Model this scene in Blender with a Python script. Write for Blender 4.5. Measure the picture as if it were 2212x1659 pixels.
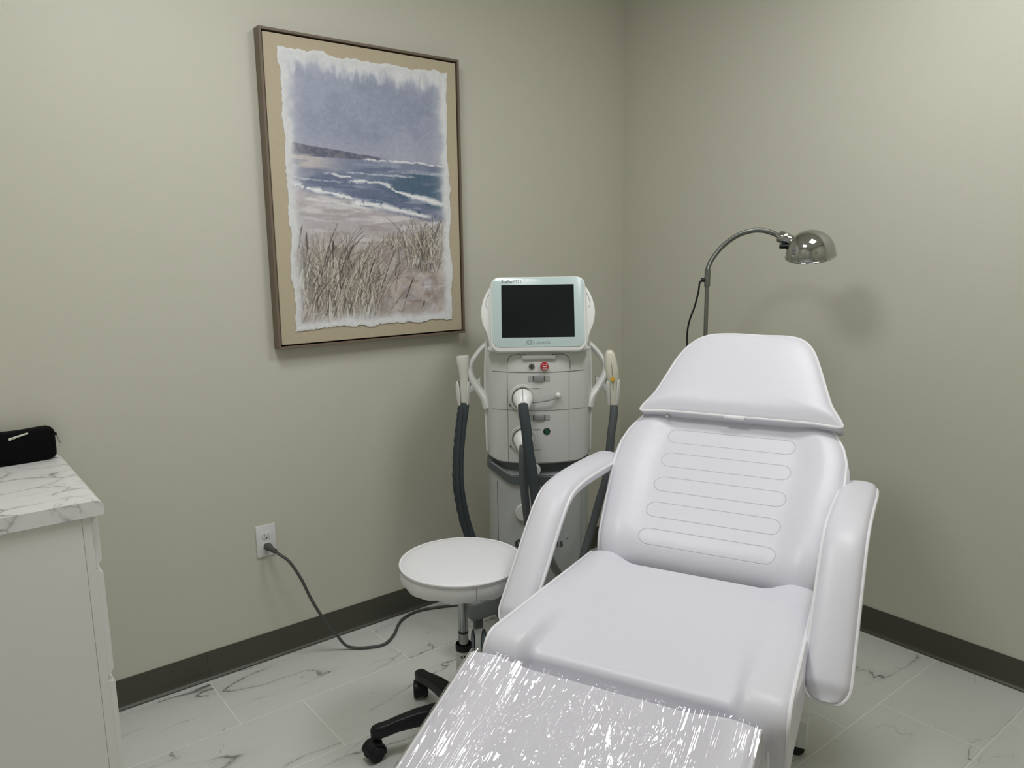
import bpy, bmesh, math, random
import numpy as np
from mathutils import Vector, Matrix

random.seed(7)
for o in list(bpy.data.objects):
    bpy.data.objects.remove(o, do_unlink=True)
SC = bpy.context.scene
COL = SC.collection
PI = math.pi
R = math.radians

# ------------------------------------------------------------------ camera, world, exposure
YAW, PITCH, ROLL = 0.89865, -0.16882, -0.01424
CAM = Vector((-2.7503, -2.5903, 1.4438))
fw = Vector((math.cos(PITCH) * math.cos(YAW), math.cos(PITCH) * math.sin(YAW), math.sin(PITCH)))
rt = fw.cross(Vector((0, 0, 1))).normalized()
up = rt.cross(fw)
rt2 = rt * math.cos(ROLL) + up * math.sin(ROLL)
up2 = up * math.cos(ROLL) - rt * math.sin(ROLL)
cd = bpy.data.cameras.new('camera')
cam = bpy.data.objects.new('camera', cd)
COL.objects.link(cam)
M = Matrix((rt2, up2, -fw)).transposed().to_4x4()
M.translation = CAM
cam.matrix_world = M
cd.sensor_width = 36.0
cd.lens = 1661.0 / 2212.0 * 36.0
cd.clip_start = 0.02
SC.camera = cam

w = bpy.data.worlds.new('world')
SC.world = w
w.use_nodes = True
w.node_tree.nodes['Background'].inputs[0].default_value = (0.5, 0.5, 0.5, 1)
w.node_tree.nodes['Background'].inputs[1].default_value = 0.0

SC.view_settings.view_transform = 'Standard'
SC.view_settings.look = 'None'
SC.view_settings.gamma = 1.0
SC.view_settings.use_curve_mapping = False
SC.view_settings.exposure = 0.20
SC.cycles.use_denoising = True
SC.cycles.max_bounces = 10
SC.cycles.diffuse_bounces = 6
SC.cycles.glossy_bounces = 5
SC.cycles.transparent_max_bounces = 16
SC.cycles.sample_clamp_indirect = 6.0
SC.cycles.caustics_reflective = False
SC.cycles.caustics_refractive = False

CEIL = 2.74
PANEL_STRENGTH = 15.0
PANELS = [(-2.15, -1.10), (-0.93, -1.71)]       # centres of the two square ceiling panels
XW, YS = -3.25, -2.95                            # far walls behind the camera

# ------------------------------------------------------------------ helpers
def tag(o, label=None, cat=None, group=None, kind=None):
    if label: o['label'] = label
    if cat: o['category'] = cat
    if group: o['group'] = group
    if kind: o['kind'] = kind
    return o

def thing(name, label, cat, loc=(0, 0, 0), rotz=0.0, group=None):
    o = bpy.data.objects.new(name, None)
    COL.objects.link(o)
    o.empty_display_size = 0.05
    o.location = loc
    o.rotation_euler = (0, 0, rotz)
    return tag(o, label, cat, group)

def obj(name, bm, m, parent=None, smooth=True, angle=40, subsurf=0, loc=None, rot=None):
    me = bpy.data.meshes.new(name)
    bmesh.ops.recalc_face_normals(bm, faces=bm.faces)
    bm.to_mesh(me)
    bm.free()
    mats = m if isinstance(m, (list, tuple)) else [m]
    for mm in mats: me.materials.append(mm)
    o = bpy.data.objects.new(name, me)
    COL.objects.link(o)
    if smooth:
        me.polygons.foreach_set('use_smooth', [True] * len(me.polygons))
        try:
            me.set_sharp_from_angle(angle=R(angle))
        except Exception:
            pass
    if subsurf:
        s = o.modifiers.new('s', 'SUBSURF'); s.levels = subsurf; s.render_levels = subsurf
    if parent: o.parent = parent
    if loc: o.location = loc
    if rot: o.rotation_euler = rot
    return o

def B(): return bmesh.new()

def merge(bm, b2, mat=None):
    me = bpy.data.meshes.new('tmp')
    b2.to_mesh(me); b2.free()
    if mat is not None: me.transform(mat)
    bm.from_mesh(me)
    bpy.data.meshes.remove(me)

def box(bm, x0, x1, y0, y1, z0, z1, bev=0.0, seg=2, mat=None):
    b = bmesh.new()
    vs = [b.verts.new(v) for v in [(x0, y0, z0), (x1, y0, z0), (x1, y1, z0), (x0, y1, z0), (x0, y0, z1), (x1, y0, z1), (x1, y1, z1), (x0, y1, z1)]]
    for f in [(0, 3, 2, 1), (4, 5, 6, 7), (0, 1, 5, 4), (1, 2, 6, 5), (2, 3, 7, 6), (3, 0, 4, 7)]:
        b.faces.new([vs[i] for i in f])
    if bev > 0:
        bmesh.ops.bevel(b, geom=list(b.edges), offset=bev, segments=seg, affect='EDGES', profile=0.5)
    merge(bm, b, mat)

def catmull(pts, n=8, closed=False):
    P = [Vector(p) for p in pts]
    out = []
    L = len(P)
    rng = L if closed else L - 1
    for i in range(rng):
        if closed:
            p0, p1, p2, p3 = P[(i - 1) % L], P[i], P[(i + 1) % L], P[(i + 2) % L]
        else:
            p1, p2 = P[i], P[i + 1]
            p0 = P[i - 1] if i > 0 else p1 * 2 - p2
            p3 = P[i + 2] if i + 2 < L else p2 * 2 - p1
        for k in range(n):
            t = k / n
            out.append(0.5 * ((2 * p1) + (-p0 + p2) * t + (2 * p0 - 5 * p1 + 4 * p2 - p3) * t * t + (-p0 + 3 * p1 - 3 * p2 + p3) * t ** 3))
    if not closed: out.append(P[-1])
    return out

def tube(bm, pts, r, seg=10, closed=False, smooth=0, flat=1.0, flatdir=None, cap=True):
    """round tube through pts; r number or function of 0..1; flat squashes along flatdir"""
    P = catmull(pts, smooth, closed) if smooth else [Vector(p) for p in pts]
    n = len(P)
    rings = []
    nrm = None
    for i in range(n):
        a = P[(i - 1) % n] if (closed or i > 0) else P[i]
        b = P[(i + 1) % n] if (closed or i < n - 1) else P[i]
        t = (b - a)
        if t.length < 1e-9: t = Vector((0, 0, 1))
        t.normalize()
        if flatdir is not None:
            fd = Vector(flatdir)
            nrm = (fd - t * fd.dot(t)).normalized()
        elif nrm is None:
            ref = Vector((0, 0, 1)) if abs(t.z) < 0.9 else Vector((1, 0, 0))
            nrm = (ref - t * ref.dot(t)).normalized()
        else:
            nrm = (nrm - t * nrm.dot(t))
            nrm.normalize()
        bi = t.cross(nrm)
        rr = r(i / max(1, n - 1)) if callable(r) else r
        ring = []
        for k in range(seg):
            an = 2 * PI * k / seg
            ring.append(bm.verts.new(P[i] + nrm * (math.cos(an) * rr * flat) + bi * (math.sin(an) * rr)))
        rings.append(ring)
    m = n if closed else n - 1
    for i in range(m):
        A, C_ = rings[i], rings[(i + 1) % n]
        for k in range(seg):
            bm.faces.new((A[k], A[(k + 1) % seg], C_[(k + 1) % seg], C_[k]))
    if cap and not closed:
        bm.faces.new(rings[0][::-1]); bm.faces.new(rings[-1])

def lathe(bm, prof, seg=32, mat=None, closed=False):
    """profile of (r, z) turned about z"""
    b = bmesh.new()
    rings = []
    for (r, z) in prof:
        if r < 1e-6:
            rings.append([b.verts.new((0, 0, z))])
        else:
            rings.append([b.verts.new((r * math.cos(2 * PI * k / seg), r * math.sin(2 * PI * k / seg), z)) for k in range(seg)])
    m = len(rings) if closed else len(rings) - 1
    for i in range(m):
        A, C_ = rings[i], rings[(i + 1) % len(rings)]
        for k in range(seg):
            k2 = (k + 1) % seg
            if len(A) == 1 and len(C_) == 1: continue
            if len(A) == 1: b.faces.new((A[0], C_[k2], C_[k]))
            elif len(C_) == 1: b.faces.new((A[k], A[k2], C_[0]))
            else: b.faces.new((A[k], A[k2], C_[k2], C_[k]))
    merge(bm, b, mat)

def loft(bm, rings, cap0=True, cap1=True):
    V = [[bm.verts.new(p) for p in r] for r in rings]
    n = len(V[0])
    for i in range(len(V) - 1):
        for k in range(n):
            bm.faces.new((V[i][k], V[i][(k + 1) % n], V[i + 1][(k + 1) % n], V[i + 1][k]))
    if cap0: bm.faces.new(V[0][::-1])
    if cap1: bm.faces.new(V[-1])
    return V

def rrect(w, h, r, seg=6, cx=0.0, cy=0.0):
    pts = []
    for (sx, sy, a0) in ((1, 1, 0), (-1, 1, 90), (-1, -1, 180), (1, -1, 270)):
        for k in range(seg + 1):
            a = R(a0 + 90 * k / seg)
            pts.append((cx + sx * (w / 2 - r) + r * math.cos(a), cy + sy * (h / 2 - r) + r * math.sin(a)))
    return pts

def plate(bm, poly, d0, d1, bev=0.0, mat=None):
    """polygon in x,z extruded along y from d0 to d1"""
    b = bmesh.new()
    n = len(poly)
    cx = sum(p[0] for p in poly) / n; cz = sum(p[1] for p in poly) / n
    def ring(y, s):
        out = []
        for (x, z) in poly:
            dx, dz = x - cx, z - cz
            L = math.hypot(dx, dz) or 1
            f = (L - s) / L
            out.append((cx + dx * f, y, cz + dz * f))
        return out
    sg = 1 if d1 > d0 else -1
    rings = [ring(d0, bev)] + ([ring(d0 + sg * bev * .3, bev * .3), ring(d0 + sg * bev, 0), ring(d1 - sg * bev, 0), ring(d1 - sg * bev * .3, bev * .3)] if bev > 0 else []) + [ring(d1, bev)]
    loft(b, rings)
    merge(bm, b, mat)

def smooth01(a, b, x):
    t = min(1.0, max(0.0, (x - a) / (b - a)))
    return t * t * (3 - 2 * t)

def split_loose(o):
    """every loose piece of a mesh becomes a part of its own beside it"""
    bm = bmesh.new(); bm.from_mesh(o.data)
    bm.verts.ensure_lookup_table()
    seen = [False] * len(bm.verts); comps = []
    for v in bm.verts:
        if seen[v.index]: continue
        st_ = [v]; seen[v.index] = True; c = []
        while st_:
            x = st_.pop(); c.append(x.index)
            for e in x.link_edges:
                y = e.other_vert(x)
                if not seen[y.index]: seen[y.index] = True; st_.append(y)
        comps.append(set(c))
    bm.free()
    if len(comps) < 2: return [o]
    src = o.data; outs = [o]
    for i, c in enumerate(comps):
        b = bmesh.new(); b.from_mesh(src); b.verts.ensure_lookup_table()
        bmesh.ops.delete(b, geom=[v for v in b.verts if v.index not in c], context='VERTS')
        me = bpy.data.meshes.new(src.name); b.to_mesh(me); b.free()
        for mm in src.materials: me.materials.append(mm)
        if i == 0: o.data = me
        else:
            n_ = o.copy(); n_.data = me; COL.objects.link(n_); outs.append(n_)
    bpy.data.meshes.remove(src)
    return outs

# ------------------------------------------------------------------ materials
def newmat(name):
    m = bpy.data.materials.new(name)
    m.use_nodes = True
    nt = m.node_tree
    return m, nt, nt.nodes['Principled BSDF']

def N(nt, typ, **kw):
    n = nt.nodes.new(typ)
    for k, v in kw.items(): setattr(n, k, v)
    return n

def math_(nt, op, a, b=None, c=None):
    n = nt.nodes.new('ShaderNodeMath'); n.operation = op
    for i, v in enumerate((a, b, c)):
        if v is None: continue
        if isinstance(v, (int, float)): n.inputs[i].default_value = v
        else: nt.links.new(v, n.inputs[i])
    return n.outputs[0]

def add_bump(nt, bsdf, height, strength=0.1, dist=0.01):
    b = nt.nodes.new('ShaderNodeBump')
    b.inputs['Strength'].default_value = strength
    b.inputs['Distance'].default_value = dist
    nt.links.new(height, b.inputs['Height'])
    nt.links.new(b.outputs[0], bsdf.inputs['Normal'])
    return b

def simple(name, col, rough=0.5, metal=0.0, noise=0.0, nscale=200.0, spec=None, coat=0.0, var=0.0):
    m, nt, b = newmat(name)
    b.inputs['Base Color'].default_value = (*col, 1)
    b.inputs['Roughness'].default_value = rough
    b.inputs['Metallic'].default_value = metal
    if spec is not None: b.inputs['Specular IOR Level'].default_value = spec
    if coat: b.inputs['Coat Weight'].default_value = coat; b.inputs['Coat Roughness'].default_value = 0.1
    tc = N(nt, 'ShaderNodeTexCoord')
    no = N(nt, 'ShaderNodeTexNoise'); no.inputs['Scale'].default_value = nscale; no.inputs['Detail'].default_value = 3
    nt.links.new(tc.outputs['Object'], no.inputs['Vector'])
    if noise > 0: add_bump(nt, b, no.outputs['Fac'], 1.0, noise)
    if var > 0:
        n2 = N(nt, 'ShaderNodeTexNoise'); n2.inputs['Scale'].default_value = 6; n2.inputs['Detail'].default_value = 4
        nt.links.new(tc.outputs['Object'], n2.inputs['Vector'])
        mx = N(nt, 'ShaderNodeMix', data_type='RGBA')
        mx.inputs['A'].default_value = tuple(c * (1 - var) for c in col) + (1,)
        mx.inputs['B'].default_value = tuple(min(1, c * (1 + var)) for c in col) + (1,)
        nt.links.new(n2.outputs['Fac'], mx.inputs['Factor'])
        nt.links.new(mx.outputs['Result'], b.inputs['Base Color'])
    return m

def srgb(r, g, b):
    f = lambda c: (c / 255 / 12.92) if c / 255 <= 0.04045 else ((c / 255 + 0.055) / 1.055) ** 2.4
    return (f(r), f(g), f(b))

MAT = {}
MAT['wall'] = simple('wall_paint', (0.580, 0.573, 0.488), 0.55, noise=0.0002, nscale=260, var=0.012)
MAT['ceiling'] = simple('ceiling_tile', (0.88, 0.88, 0.85), 0.9, noise=0.001, nscale=90)
MAT['base'] = simple('vinyl_base', (0.066, 0.063, 0.049), 0.45, var=0.06)
MAT['leather'] = simple('white_vinyl', (0.70, 0.693, 0.752), 0.42, noise=0.00014, nscale=420, var=0.012)
MAT['pipe'] = simple('white_piping', (0.80, 0.795, 0.82), 0.35)
MAT['stool_leather'] = simple('stool_vinyl', (0.745, 0.74, 0.765), 0.48, noise=0.0003, nscale=420, var=0.01)
MAT['white'] = simple('white_plastic', (0.76, 0.77, 0.75), 0.32, var=0.01)
MAT['console'] = simple('console_plastic', (0.57, 0.58, 0.56), 0.38, var=0.01)
MAT['cart'] = simple('cart_plastic', (0.43, 0.45, 0.435), 0.42, var=0.01)
MAT['seam'] = simple('seam_grey', (0.10, 0.10, 0.10), 0.7)  # one dark grey for panel seams, latch gaps, screws and small print
MAT['band'] = simple('slate_plastic', (0.085, 0.105, 0.108), 0.4, var=0.05)
MAT['armgrey'] = simple('grey_plastic', (0.15, 0.165, 0.165), 0.45, noise=0.0003, nscale=300)
MAT['glass'] = simple('bezel_glass', (0.50, 0.605, 0.60), 0.18)
MAT['screen'] = simple('dark_screen', (0.006, 0.009, 0.010), 0.12)
MAT['logo'] = simple('grey_print', (0.27, 0.32, 0.32), 0.5)
MAT['logolight'] = simple('light_grey_print', (0.36, 0.43, 0.425), 0.5)
MAT['logodark'] = simple('dark_print', (0.055, 0.06, 0.06), 0.5)
MAT['cream'] = simple('cream_plastic', (0.66, 0.64, 0.53), 0.35)
MAT['yellow'] = simple('yellow_mark', (0.70, 0.42, 0.03), 0.4)
MAT['red'] = simple('red_button', (0.42, 0.012, 0.02), 0.3)
MAT['green'] = simple('green_button', (0.004, 0.09, 0.035), 0.3)
MAT['dark'] = simple('dark_plastic', (0.012, 0.013, 0.014), 0.4)
MAT['black'] = simple('black_plastic', (0.004, 0.005, 0.007), 0.45, spec=0.35)
MAT['neoprene'] = simple('black_neoprene', (0.0025, 0.0025, 0.003), 0.9, noise=0.0003, nscale=600, spec=0.15)
MAT['hose'] = simple('hose_fabric', (0.040, 0.050, 0.056), 0.8, noise=0.0006, nscale=500, spec=0.3)
MAT['hosegrey'] = simple('hose_rubber', (0.080, 0.088, 0.095), 0.65, noise=0.0003, nscale=500)
MAT['cord'] = simple('grey_rubber', (0.075, 0.075, 0.072), 0.5)
MAT['chrome'] = simple('chrome', (0.43, 0.435, 0.42), 0.06, 1.0)
MAT['steel'] = simple('brushed_steel', (0.36, 0.38, 0.38), 0.25, 1.0)
MAT['greymetal'] = simple('grey_metal', (0.22, 0.23, 0.215), 0.38, 0.85)
MAT['cabinet'] = simple('cabinet_laminate', (0.76, 0.755, 0.73), 0.45, var=0.01)
MAT['outlet'] = simple('outlet_plastic', (0.72, 0.72, 0.73), 0.3)
MAT['frame'] = simple('frame_wood', (0.165, 0.125, 0.088), 0.5, noise=0.0005, nscale=60, var=0.12)
MAT['framegap'] = simple('frame_inner', (0.02, 0.012, 0.010), 0.7)
MAT['paint_white'] = simple('painted_steel', (0.72, 0.73, 0.72), 0.4)
MAT['rubber'] = simple('black_rubber', (0.006, 0.006, 0.006), 0.6)
MAT['shroud'] = simple('satin_shroud', (0.55, 0.56, 0.54), 0.3, 0.3)
MAT['label'] = simple('paper_label', (0.78, 0.78, 0.68), 0.6)
MAT['door'] = simple('door_paint', (0.70, 0.70, 0.74), 0.5)

# panel emission
m, nt, b = newmat('panel_diffuser')
b.inputs['Base Color'].default_value = (0.9, 0.9, 0.9, 1)
b.inputs['Emission Color'].default_value = (0.985, 0.99, 1.0, 1)
b.inputs['Emission Strength'].default_value = PANEL_STRENGTH
MAT['panel'] = m

# linen canvas
m, nt, b = newmat('linen_canvas')
b.inputs['Roughness'].default_value = 0.75
tc = N(nt, 'ShaderNodeTexCoord')
w1 = N(nt, 'ShaderNodeTexWave', wave_type='BANDS', bands_direction='X'); w1.inputs['Scale'].default_value = 95; w1.inputs['Distortion'].default_value = 1.0
w2 = N(nt, 'ShaderNodeTexWave', wave_type='BANDS', bands_direction='Z'); w2.inputs['Scale'].default_value = 95; w2.inputs['Distortion'].default_value = 1.0
nt.links.new(tc.outputs['Object'], w1.inputs['Vector']); nt.links.new(tc.outputs['Object'], w2.inputs['Vector'])
ww = math_(nt, 'MULTIPLY', w1.outputs['Fac'], w2.outputs['Fac'])
mx = N(nt, 'ShaderNodeMix', data_type='RGBA')
mx.inputs['A'].default_value = (0.46, 0.39, 0.275, 1); mx.inputs['B'].default_value = (0.58, 0.51, 0.385, 1)
nt.links.new(ww, mx.inputs['Factor']); nt.links.new(mx.outputs['Result'], b.inputs['Base Color'])
add_bump(nt, b, ww, 0.5, 0.0005)
MAT['linen'] = m

# floor tiles with marble veins: 0.61 x 0.3035 tiles, each course shifted by a third
def veins(nt, vec, scale, warp, thr, det=6.0, wscale=None):
    """thin irregular lines where a warped noise crosses its middle"""
    wn = N(nt, 'ShaderNodeTexNoise'); wn.inputs['Scale'].default_value = wscale or scale * 2.2; wn.inputs['Detail'].default_value = det
    nt.links.new(vec, wn.inputs['Vector'])
    sub = N(nt, 'ShaderNodeVectorMath', operation='SUBTRACT'); nt.links.new(wn.outputs['Color'], sub.inputs[0]); sub.inputs[1].default_value = (.5, .5, .5)
    sc = N(nt, 'ShaderNodeVectorMath', operation='SCALE'); nt.links.new(sub.outputs[0], sc.inputs[0]); sc.inputs['Scale'].default_value = warp
    ad = N(nt, 'ShaderNodeVectorMath', operation='ADD'); nt.links.new(vec, ad.inputs[0]); nt.links.new(sc.outputs[0], ad.inputs[1])
    n = N(nt, 'ShaderNodeTexNoise'); n.inputs['Scale'].default_value = scale; n.inputs['Detail'].default_value = 1.5; n.inputs['Roughness'].default_value = 0.45
    nt.links.new(ad.outputs[0], n.inputs['Vector'])
    d = math_(nt, 'ABSOLUTE', math_(nt, 'SUBTRACT', n.outputs['Fac'], 0.5))
    v = math_(nt, 'SUBTRACT', 1.0, math_(nt, 'MINIMUM', math_(nt, 'DIVIDE', d, thr), 1.0))
    return v

def marble(name, tiles, base, dark, vs, rough):
    m, nt, b = newmat(name)
    tc = N(nt, 'ShaderNodeTexCoord')
    sep = N(nt, 'ShaderNodeSeparateXYZ'); nt.links.new(tc.outputs['Object'], sep.inputs[0])
    X, Y = sep.outputs['X'], sep.outputs['Y']
    if tiles:
        PY, PX = 0.3035, 0.610
        yr = math_(nt, 'DIVIDE', math_(nt, 'MULTIPLY', math_(nt, 'ADD', Y, 0.030), -1.0), PY)
        row = math_(nt, 'FLOOR', yr)
        fy = math_(nt, 'SUBTRACT', yr, row)
        xr = math_(nt, 'DIVIDE', math_(nt, 'SUBTRACT', math_(nt, 'ADD', X, 2.057), math_(nt, 'MULTIPLY', row, PX / 3.0)), PX)
        colm = math_(nt, 'FLOOR', xr)
        fx = math_(nt, 'SUBTRACT', xr, colm)
        ex = math_(nt, 'MULTIPLY', math_(nt, 'MINIMUM', fx, math_(nt, 'SUBTRACT', 1.0, fx)), PX)
        ey = math_(nt, 'MULTIPLY', math_(nt, 'MINIMUM', fy, math_(nt, 'SUBTRACT', 1.0, fy)), PY)
        e = math_(nt, 'MINIMUM', ex, ey)
        grout = math_(nt, 'LESS_THAN', e, 0.0014)
        cid = N(nt, 'ShaderNodeCombineXYZ'); nt.links.new(row, cid.inputs[0]); nt.links.new(colm, cid.inputs[1])
        wn = N(nt, 'ShaderNodeTexWhiteNoise'); nt.links.new(cid.outputs[0], wn.inputs['Vector'])
        sc = N(nt, 'ShaderNodeVectorMath', operation='SCALE'); nt.links.new(wn.outputs['Color'], sc.inputs[0]); sc.inputs['Scale'].default_value = 23.0
        ad = N(nt, 'ShaderNodeVectorMath', operation='ADD'); nt.links.new(tc.outputs['Object'], ad.inputs[0]); nt.links.new(sc.outputs[0], ad.inputs[1])
        src = ad.outputs[0]
    else:
        src = tc.outputs['Object']
    mp = N(nt, 'ShaderNodeMapping'); nt.links.new(src, mp.inputs[0])
    mp.inputs['Rotation'].default_value = (0, 0, R(-14) if tiles else R(50))
    mp.inputs['Scale'].default_value = (1.0, 3.2, 1.0) if tiles else (1.0, 1.9, 1.0)
    vec = mp.outputs[0]
    v1 = veins(nt, vec, vs[0], vs[1], vs[2], 8.0, vs[6])
    msk = N(nt, 'ShaderNodeTexNoise'); msk.inputs['Scale'].default_value = vs[3]; msk.inputs['Detail'].default_value = 3
    nt.links.new(vec, msk.inputs['Vector'])
    mr = N(nt, 'ShaderNodeMapRange'); mr.inputs['From Min'].default_value = vs[4]; mr.inputs['From Max'].default_value = vs[5]
    nt.links.new(msk.outputs['Fac'], mr.inputs['Value'])
    fac = math_(nt, 'MULTIPLY', math_(nt, 'POWER', v1, 1.6), mr.outputs[0])
    v2 = veins(nt, vec, vs[0] * 1.9, vs[1] * 0.7, vs[2] * 0.9, 8.0, vs[6] * 1.4)
    mr2 = N(nt, 'ShaderNodeMapRange'); mr2.inputs['From Min'].default_value = vs[4] + .04; mr2.inputs['From Max'].default_value = vs[5] + .1
    n3 = N(nt, 'ShaderNodeTexNoise'); n3.inputs['Scale'].default_value = vs[3] * 1.7
    nt.links.new(vec, n3.inputs['Vector']); nt.links.new(n3.outputs['Fac'], mr2.inputs['Value'])
    fac = math_(nt, 'MAXIMUM', fac, math_(nt, 'MULTIPLY', math_(nt, 'MULTIPLY', v2, mr2.outputs[0]), 0.55))
    # broad soft clouding beside the veins
    cl = veins(nt, vec, vs[0], vs[1], vs[2] * 7, 8.0, vs[6])
    fac = math_(nt, 'ADD', fac, math_(nt, 'MULTIPLY', math_(nt, 'MULTIPLY', cl, mr.outputs[0]), 0.13))
    fac = math_(nt, 'MINIMUM', fac, 1.0)
    mx = N(nt, 'ShaderNodeMix', data_type='RGBA'); mx.inputs['A'].default_value = (*base, 1); mx.inputs['B'].default_value = (*dark, 1)
    nt.links.new(fac, mx.inputs['Factor'])
    out = mx.outputs['Result']
    if tiles:
        m2 = N(nt, 'ShaderNodeMix', data_type='RGBA'); nt.links.new(grout, m2.inputs['Factor']); nt.links.new(out, m2.inputs['A'])
        m2.inputs['B'].default_value = (0.86, 0.86, 0.83, 1)
        out = m2.outputs['Result']
        add_bump(nt, b, math_(nt, 'MINIMUM', e, 0.002), 0.6, 0.4)
    nt.links.new(out, b.inputs['Base Color'])
    b.inputs['Roughness'].default_value = rough
    return m

MAT['floor'] = marble('marble_tile', True, (0.635, 0.645, 0.615), (0.18, 0.18, 0.175), (1.35, 0.16, 0.0055, 1.7, 0.47, 0.56, 7.0), 0.30)
def net_marble(name):
    m, nt, b = newmat(name)
    tc = N(nt, 'ShaderNodeTexCoord')
    mp = N(nt, 'ShaderNodeMapping'); nt.links.new(tc.outputs['Object'], mp.inputs[0])
    mp.inputs['Rotation'].default_value = (0, 0, R(35)); mp.inputs['Scale'].default_value = (1, 1.5, 1); mp.inputs['Location'].default_value = (.31, .12, 0)
    vec = mp.outputs[0]
    wn = N(nt, 'ShaderNodeTexNoise'); wn.inputs['Scale'].default_value = 9; wn.inputs['Detail'].default_value = 7; nt.links.new(vec, wn.inputs['Vector'])
    sub = N(nt, 'ShaderNodeVectorMath', operation='SUBTRACT'); nt.links.new(wn.outputs['Color'], sub.inputs[0]); sub.inputs[1].default_value = (.5, .5, .5)
    sc = N(nt, 'ShaderNodeVectorMath', operation='SCALE'); nt.links.new(sub.outputs[0], sc.inputs[0]); sc.inputs['Scale'].default_value = .11
    ad = N(nt, 'ShaderNodeVectorMath', operation='ADD'); nt.links.new(vec, ad.inputs[0]); nt.links.new(sc.outputs[0], ad.inputs[1])
    def layer(scale, width, lo, hi, amt, seed):
        v = N(nt, 'ShaderNodeTexVoronoi', feature='DISTANCE_TO_EDGE'); v.inputs['Scale'].default_value = scale
        nt.links.new(ad.outputs[0], v.inputs['Vector'])
        n2 = N(nt, 'ShaderNodeTexNoise'); n2.inputs['Scale'].default_value = seed; n2.inputs['Detail'].default_value = 4; nt.links.new(vec, n2.inputs['Vector'])
        mr = N(nt, 'ShaderNodeMapRange'); mr.inputs['From Min'].default_value = lo; mr.inputs['From Max'].default_value = hi; nt.links.new(n2.outputs['Fac'], mr.inputs['Value'])
        core = math_(nt, 'SUBTRACT', 1.0, math_(nt, 'MINIMUM', math_(nt, 'DIVIDE', v.outputs['Distance'], width), 1.0))
        soft = math_(nt, 'SUBTRACT', 1.0, math_(nt, 'MINIMUM', math_(nt, 'DIVIDE', v.outputs['Distance'], width * 4), 1.0))
        f = math_(nt, 'ADD', core, math_(nt, 'MULTIPLY', soft, .22))
        return math_(nt, 'MULTIPLY', math_(nt, 'MULTIPLY', f, mr.outputs[0]), amt)
    fac = math_(nt, 'MINIMUM', math_(nt, 'ADD', layer(6.5, .032, .42, .56, .85, 7), layer(15, .04, .52, .66, .45, 11)), 1.0)
    mx = N(nt, 'ShaderNodeMix', data_type='RGBA'); mx.inputs['A'].default_value = (.77, .765, .76, 1); mx.inputs['B'].default_value = (.22, .20, .215, 1)
    nt.links.new(fac, mx.inputs['Factor']); nt.links.new(mx.outputs['Result'], b.inputs['Base Color'])
    b.inputs['Roughness'].default_value = .35
    return m
MAT['counter'] = net_marble('marble_laminate') or marble('marble_laminate', False, (0.78, 0.775, 0.77), (0.16, 0.15, 0.165), (2.6, 0.13, 0.030, 2.2, 0.30, 0.42, 8.0), 0.35)

# backrest vinyl with five stitched lozenges pressed into it (x along the length, y across)
m, nt, b = newmat('quilted_vinyl')
b.inputs['Base Color'].default_value = (0.70, 0.693, 0.752, 1)
b.inputs['Roughness'].default_value = 0.40
tc = N(nt, 'ShaderNodeTexCoord')
sep = N(nt, 'ShaderNodeSeparateXYZ'); nt.links.new(tc.outputs['Object'], sep.inputs[0])
sx, sy = sep.outputs['X'], sep.outputs['Y']
PIT = 0.0885
q = math_(nt, 'DIVIDE', math_(nt, 'SUBTRACT', sx, 0.096 - PIT / 2), PIT)
row = math_(nt, 'MINIMUM', math_(nt, 'MAXIMUM', math_(nt, 'FLOOR', q), 0.0), 4.0)
dx = math_(nt, 'MULTIPLY', math_(nt, 'SUBTRACT', math_(nt, 'SUBTRACT', q, row), 0.5), PIT)
dy = math_(nt, 'MAXIMUM', math_(nt, 'SUBTRACT', math_(nt, 'ABSOLUTE', sy), 0.163), 0.0)
rr = math_(nt, 'SQRT', math_(nt, 'ADD', math_(nt, 'MULTIPLY', dx, dx), math_(nt, 'MULTIPLY', dy, dy)))
dd = math_(nt, 'ABSOLUTE', math_(nt, 'SUBTRACT', rr, 0.0245))
line = math_(nt, 'MINIMUM', math_(nt, 'DIVIDE', dd, 0.0016), 1.0)
no = N(nt, 'ShaderNodeTexNoise'); no.inputs['Scale'].default_value = 420; nt.links.new(tc.outputs['Object'], no.inputs['Vector'])
no2 = N(nt, 'ShaderNodeTexNoise'); no2.inputs['Scale'].default_value = 14; no2.inputs['Detail'].default_value = 3; nt.links.new(tc.outputs['Object'], no2.inputs['Vector'])
hh = math_(nt, 'ADD', math_(nt, 'MULTIPLY', line, 0.0011), math_(nt, 'ADD', math_(nt, 'MULTIPLY', no.outputs['Fac'], 0.00014), math_(nt, 'MULTIPLY', no2.outputs['Fac'], 0.0012)))
add_bump(nt, b, hh, 1.0, 1.0)
MAT['quilt'] = m

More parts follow.
